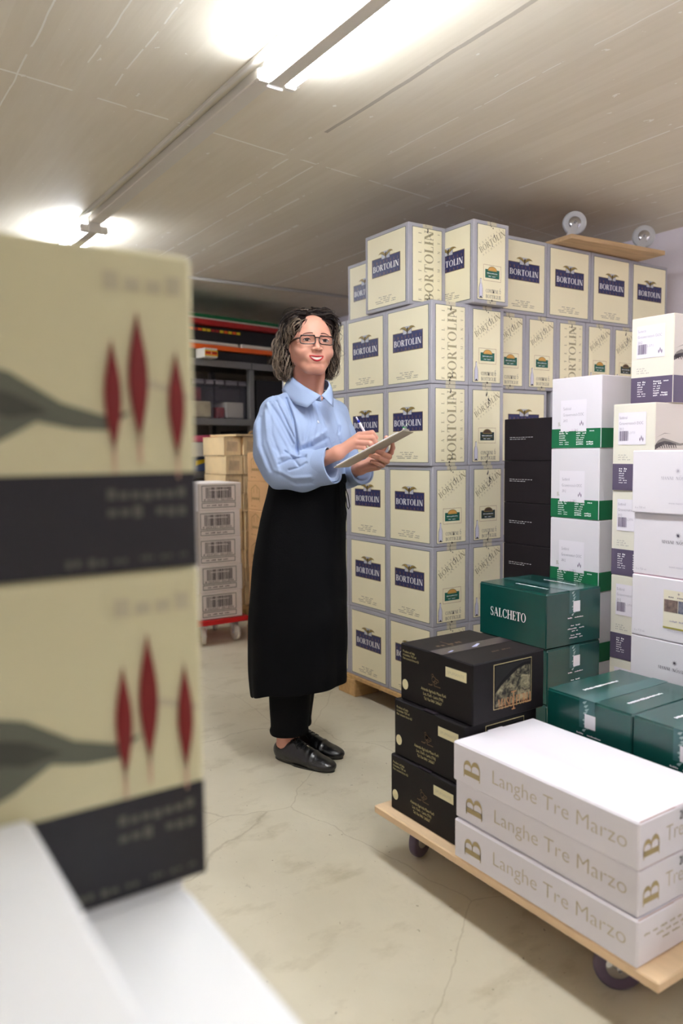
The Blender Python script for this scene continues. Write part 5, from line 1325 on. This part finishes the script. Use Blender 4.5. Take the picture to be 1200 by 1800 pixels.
def cuff(c, ax, r0, r1, ln, name):
    b = MB(); u = np.cross(ax, V3(0, 0, 1)); u /= np.linalg.norm(u); v = np.cross(u, ax); rows = []; n = 32
    prof = [(-ln, r0), (-ln*.6, r0+.002), (-.004, r1), (.004, r1+.0005), (.002, r1-.004), (-ln*.5, r1-.008)]
    for i, (t, r) in enumerate(prof):
        for j in range(n):
            a = 2*math.pi*j/n; rr = r*(1+.035*math.sin(2*a+1)+.02*math.sin(5*a+i*.3)); rows.append(tuple(c+ax*t+(u*math.cos(a)*.93+v*math.sin(a)*1.04)*rr))
    b.add(rows, [(i*n+j, i*n+(j+1) % n, (i+1)*n+(j+1) % n, (i+1)*n+j) for i in range(len(prof)-1) for j in range(n)], shirt_m, True)
    o = b.build(name, shirt); solid(o, .0016, 1); return o
cuff(CUFR+AXR*.004, AXR, .061, .0640, .072, 'cuff'); cuff(CUFL+AXL*.004, AXL, .050, .0515, .042, 'cuff')
def strip(A, B, name, m, rows=5, th=.0022, puff=.004):
    """cloth between two guide lines"""
    def samp(L_, n=24):
        L_ = [V3(*p) for p in L_]; s_ = [0]
        for i in range(len(L_)-1): s_.append(s_[-1]+np.linalg.norm(L_[i+1]-L_[i]))
        return [np.array([np.interp(s_[-1]*k/n, s_, [p[c] for p in L_]) for c in range(3)]) for k in range(n+1)]
    a = samp(A); b_ = samp(B); n = len(a); vs = []
    for i in range(rows):
        t = i/(rows-1)
        for j in range(n):
            p = a[j]*(1-t)+b_[j]*t; o_ = p-V3(.043, .01, p[2]); o_ /= np.linalg.norm(o_); vs.append(tuple(p+o_*puff*math.sin(math.pi*t*.9+.15)))
    b = MB(); b.add(vs, [(i*n+j, i*n+j+1, (i+1)*n+j+1, (i+1)*n+j) for i in range(rows-1) for j in range(n-1)], m, True)
    o = b.build(name, shirt); solid(o, th, 0); return o
strip([(.035, .085, 1.415), (-.005, .075, 1.428), (-.022, .045, 1.434), (-.022, .010, 1.428), (-.010, -.035, 1.408), (.026, -.078, 1.380), (.083, -.122, 1.345)],
      [(.035, .108, 1.375), (-.025, .098, 1.388), (-.056, .060, 1.392), (-.060, .008, 1.375), (-.038, -.050, 1.345), (-.005, -.092, 1.318), (.036, -.128, 1.304)], 'collar', shirt_m, 5, .0022, .004)
strip([(.086, -.122, 1.346), (.104, -.100, 1.366), (.112, -.060, 1.386), (.108, -.010, 1.405), (.085, .045, 1.418), (.035, .085, 1.415)],
      [(.126, -.120, 1.306), (.127, -.098, 1.330), (.125, -.055, 1.352), (.122, .005, 1.372), (.100, .065, 1.380), (.035, .108, 1.375)], 'collar', shirt_m)
strip([(.035, .080, 1.375), (-.004, .060, 1.38), (-.015, .02, 1.375), (-.004, -.03, 1.36), (.030, -.07, 1.34), (.085, -.118, 1.325)], [(.035, .083, 1.415), (-.004, .070, 1.426), (-.019, .03, 1.43), (-.008, -.032, 1.408), (.028, -.076, 1.380), (.084, -.120, 1.346)], 'collar_stand', shirt_m, 3, .002, 0)
for p in ((.111, -.15, 1.292), (.128, -.165, 1.190)):
    c, g = proj_to(shirt_sdf, p, 8, .0022); b = MB(); b.lathe([(.0052, -.001), (.0058, 0), (.0058, .0012), (.0045, .0018), (.003, .0014)], tuple(c), tuple(g), button_m, 16); b.build('button', shirt)

# ---------------- apron, trousers
def loft(rings, n, m, name, parent, th=.003, closed=True, sub=1, capz=False):
    vs = [p for r in rings for p in r]; b = MB(); K = len(rings); e = n if closed else n-1
    b.add(vs, [(i*n+j, i*n+(j+1) % n, (i+1)*n+(j+1) % n, (i+1)*n+j) for i in range(K-1) for j in range(e)], m, True)
    o = b.build(name, parent); solid(o, th, sub, -1); return o
Zr = [1.062, 1.03, .98, .93, .88, .84, .78, .718, .66, .60, .53, .465, .40, .35, .30, .262]
Lx = [-.108, -.110, -.122, -.138, -.149, -.158, -.169, -.178, -.184, -.189, -.195, -.199, -.199, -.197, -.195, -.194]
Rx = [.166, .167, .166, .166, .165, .165, .165, .166, .166, .167, .167, .167, .167, .166, .164, .162]
rings = []; n = 72
for i, z in enumerate(Zr):
    c = (Lx[i]+Rx[i])/2; hw = (Rx[i]-Lx[i])/2; t = i/(len(Zr)-1); dy = .118+.047*min(1, t*1.6); row = []
    for j in range(n):
        a = 2*math.pi*j/n; ca, sa = math.cos(a), math.sin(a); e = .88
        x = hw*math.copysign(abs(ca)**e, ca); y = dy*math.copysign(abs(sa)**e, sa)
        fold = t**1.3*(.006*math.sin(5*a+.8)+.004*math.sin(9*a+2+2*t)); 
        if abs(sa) < .25: fold *= .35
        x *= 1+fold/hw; y *= 1+fold/dy*1.6
        zz = z + t**3*(.030*max(0, x/.17)+.020*max(0, -y/.15)*(x > -.16) - .024*max(0, (-x-.1)/.1))
        row.append((c+x+.0025*math.sin(z*31+a*2)*t, y+.008, zz))
    rings.append(row)
loft(rings, n, apron_m, 'apron', woman)
wb = []
for z, k in ((1.066, .000), (1.064, .004), (1.035, .005), (1.033, .001)):
    wb.append([(.029+(.1385+k)*math.cos(2*math.pi*j/48), .008+(.119+k)*math.sin(2*math.pi*j/48), z+.004*math.cos(2*math.pi*j/48)) for j in range(48)])
loft(wb, 48, apron_m, 'apron_waistband', woman, .002)
b = MB()
b.tube([(.150, -.075, 1.050), (.163, -.072, 1.035), (.176, -.070, .995), (.182, -.068, .955), (.178, -.068, .945), (.172, -.07, .955), (.168, -.072, .99), (.160, -.078, 1.04)], .0032, apron_m, 8, flat=.5)
b.tube([(.156, -.080, 1.045), (.163, -.082, .99), (.170, -.080, .93), (.166, -.078, .89)], .0035, apron_m, 8, flat=.5)
b.tube([(.148, -.088, 1.045), (.150, -.098, .99), (.151, -.104, .92), (.152, -.108, .84), (.150, -.112, .80)], .0045, apron_m, 8, flat=.4)
b.build('apron_ties', woman)
def leg(cs, name):
    rings = []
    for i, (x, y, z, r, ry) in enumerate(cs): rings.append([(x+r*math.cos(2*math.pi*j/36)*(1+.02*math.sin(6*math.pi*j/36+i)), y+ry*math.sin(2*math.pi*j/36), z+.004*math.cos(2*math.pi*j/36+.6)) for j in range(36)])
    return loft(rings, 36, trouser_m, name, woman, .003)
leg([(-.020, .000, .55, .085, .08), (-.044, -.006, .30, .078, .07), (-.046, -.006, .24, .077, .066), (-.047, -.008, .17, .071, .060), (-.048, -.008, .125, .0665, .056), (-.050, -.008, .121, .071, .060), (-.050, -.008, .104, .070, .059), (-.049, -.008, .101, .066, .055)], 'trouser_leg')
leg([(.010, .090, .55, .08, .075), (-.014, .088, .30, .064, .066), (-.024, .086, .17, .056, .056), (-.028, .086, .120, .053, .052), (-.028, .086, .116, .057, .056), (-.028, .086, .098, .056, .055)], 'trouser_leg')

# ---------------- shoes
def shoe(heel, toe, name):
    hx = V3(*heel); tv = V3(*toe)-hx; L_ = np.linalg.norm(tv); u = tv/L_; s_ = V3(-u[1], u[0], 0)
    def loc(P): Q = P-hx; return np.stack([Q@u, Q@s_, Q[:, 2]], 1)
    k = L_/.28
    def f(P):
        Q = loc(P)/k
        d = s_ell(Q, (.228, 0, .018), (.050, .038, .023)); d = sm(d, s_ell(Q, (.175, .002, .023), (.066, .041, .028)), .02)
        d = sm(d, s_cap(Q, (.175, 0, .034), (.100, 0, .062), .030, .028), .02); d = sm(d, s_ell(Q, (.060, 0, .036), (.058, .034, .044)), .02)
        d = sm(d, s_ell(Q, (.110, 0, .028), (.06, .036, .034)), .02)
        d = ssub(d, s_cap(Q, (.055, 0, .058), (.05, 0, .14), .030, .034), .003); d = ssub(d, s_cap(Q, (.052, 0, .075), (.10, 0, .092), .026, .012), .004)
        d = d + .0008*np.sin(Q[:, 0]*260)*np.exp(-((Q[:, 0]-.185)/.02)**2)*np.clip(Q[:, 2]*30, 0, 1)
        return np.maximum(d, .003-Q[:, 2])*k
    c = hx+u*L_/2; lo = np.minimum(hx, V3(*toe))-.06; hi = np.maximum(hx, V3(*toe))+.06
    v, q_ = surf(f, (lo[0], lo[1], -.004), (hi[0], hi[1], .11), .0022); o = np_obj(name, [(v, q_)], [shoe_m], woman)
    b = MB(); pts = []
    for i in range(40):
        a = 2*math.pi*i/40; ca, sa = math.cos(a), math.sin(a); x = .141+.132*ca; wdt = .0275+.0105*max(0, math.sin((x-.02)/.26*math.pi))*(1 if x > .12 else .4)
        pts.append((hx+u*x*k+s_*wdt*math.copysign(abs(sa)**.72, sa)*k)[:2])
    vs = [(p[0], p[1], .0) for p in pts]+[(p[0], p[1], .007) for p in pts]
    b.add(vs, [tuple(range(40))[::-1], tuple(range(40, 80))]+[(i, (i+1) % 40, 40+(i+1) % 40, 40+i) for i in range(40)], shoe_m); b.build('sole', o)
    b = MB()
    def W(x, y, z): return V3(*(hx+u*x*k+s_*y*k))+V3(0, 0, z*k)
    P2 = lambda x, y, z: tuple(proj_to(f, W(x, y, z), 8, .0016)[0])
    for i in range(4):
        x = .150-.017*i; z = .065+.008*i; b.tube([P2(x, -.020, z), P2(x-.003, -.008, z+.004), P2(x-.007, .008, z+.004), P2(x-.009, .020, z)], .0016, lace_m, 6)
        b.tube([P2(x, .020, z), P2(x-.003, .008, z+.004), P2(x-.007, -.008, z+.004), P2(x-.009, -.020, z)], .0016, lace_m, 6)
    kx = P2(.090, 0, .10); kx = V3(*kx)+V3(0, 0, .004)
    for s2 in (-1, 1):
        b.tube([tuple(kx), tuple(kx+s_*s2*.012+V3(0, 0, .010)), tuple(kx+s_*s2*.024+V3(0, 0, .010)+u*.004), tuple(kx+s_*s2*.026+V3(0, 0, .002)+u*.006), tuple(kx+s_*s2*.012+V3(0, 0, -.001)+u*.002), tuple(kx)], .0014, lace_m, 6)
        b.tube([tuple(kx), P2(.105, s2*.018, .08), P2(.130, s2*.026, .065)], .0014, lace_m, 6)
    b.build('laces', o)
shoe((-.110, .018, 0), (.124, -.133, 0), 'shoe'); shoe((-.078, .118, 0), (.155, -.012, 0), 'shoe')

# ---------------- clipboard and pen (things of their own, placed in the room)
Rw = Matrix.Translation((1.46, 2.46, 0)) @ Matrix.Rotation(-TH, 4, 'Z')
N0, N1, F0, F1_ = [Vector(p) for p in ((.128, -.270, 1.098), (.340, -.330, 1.217), (.184, -.075, 1.104), (.422, -.130, 1.225))]
lu = (N1-N0+F1_-F0).normalized(); su = ((F0-N0)+(F1_-N1)); su = (su-lu*su.dot(lu)).normalized(); nu = lu.cross(su).normalized()
LL, WW = .262, .205
Mb = Matrix((lu, su, nu)).transposed().to_4x4(); Mb.translation = N0
cb = thing('clipboard', 'grey-brown clipboard with white paper held by the woman', 'clipboard'); cb.matrix_world = Rw @ Mb
card = mat('board_grey', (176, 164, 146), .6); paper = mat('paper', (240, 240, 246), .6)
b = MB(); b.box(0, LL, 0, WW, -.0015, .0015, card, .0006); b.build('board', cb)
b = MB(); b.box(.012, LL-.02, .0006, WW-.01, .0020, .0042, paper, .0003); b.build('paper', cb)
greenp = mat('clip_green', (40, 170, 70), .35)
cl = MB(); c0 = LL-.012
cl.box(c0-.016, c0+.010, WW*.30, WW*.72, .0045, .0070, chrome, .0008); cl.cyl((c0+.006, WW*.30, .0100), (c0+.006, WW*.72, .0100), .0035, chrome, 14); ck = cl.build('clip', cb)
cl = MB(); cl.cyl((c0+.004, WW*.44, .0155), (c0+.004, WW*.58, .0155), .0045, greenp, 12); cl.build('clip_spring_cover', ck)
cl = MB(); cl.tube([(c0+.004, WW*.40, .012), (c0+.018, WW*.45, .022), (c0+.032, WW*.5, .026), (c0+.018, WW*.56, .022), (c0+.004, WW*.62, .012)], .0014, chrome, 8); cl.build('clip_lever', ck)
pT, pB = Vector((.205, -.190, 1.268)), Vector((.262, -.168, 1.166)); d = (pB-pT).normalized()
pen = thing('pen', 'white and blue ballpoint pen in the woman\'s writing hand', 'pen'); pen.matrix_world = Rw @ Matrix.Translation(pT)
pw_ = mat('pen_white', (236, 232, 238), .25); pb_ = mat('pen_blue', (40, 60, 190), .25)
P3 = lambda t: tuple(d*t)
b = MB(); b.tube([P3(.022), P3(.030), P3(.100), P3(.112)], [.0042, .0045, .0045, .0030], pw_, 14); b.build('barrel', pen)
b = MB(); b.tube([P3(.012), P3(.022)], [.0040, .0044], pb_, 14); b.build('blue_collar', pen)
b = MB(); b.tube([P3(.0), P3(.001), P3(.012)], [.0022, .0028, .0028], pw_, 12); b.build('push_button', pen)
b = MB(); b.tube([P3(.112), P3(.120)], [.0028, .0008], chrome, 12); b.build('tip', pen)
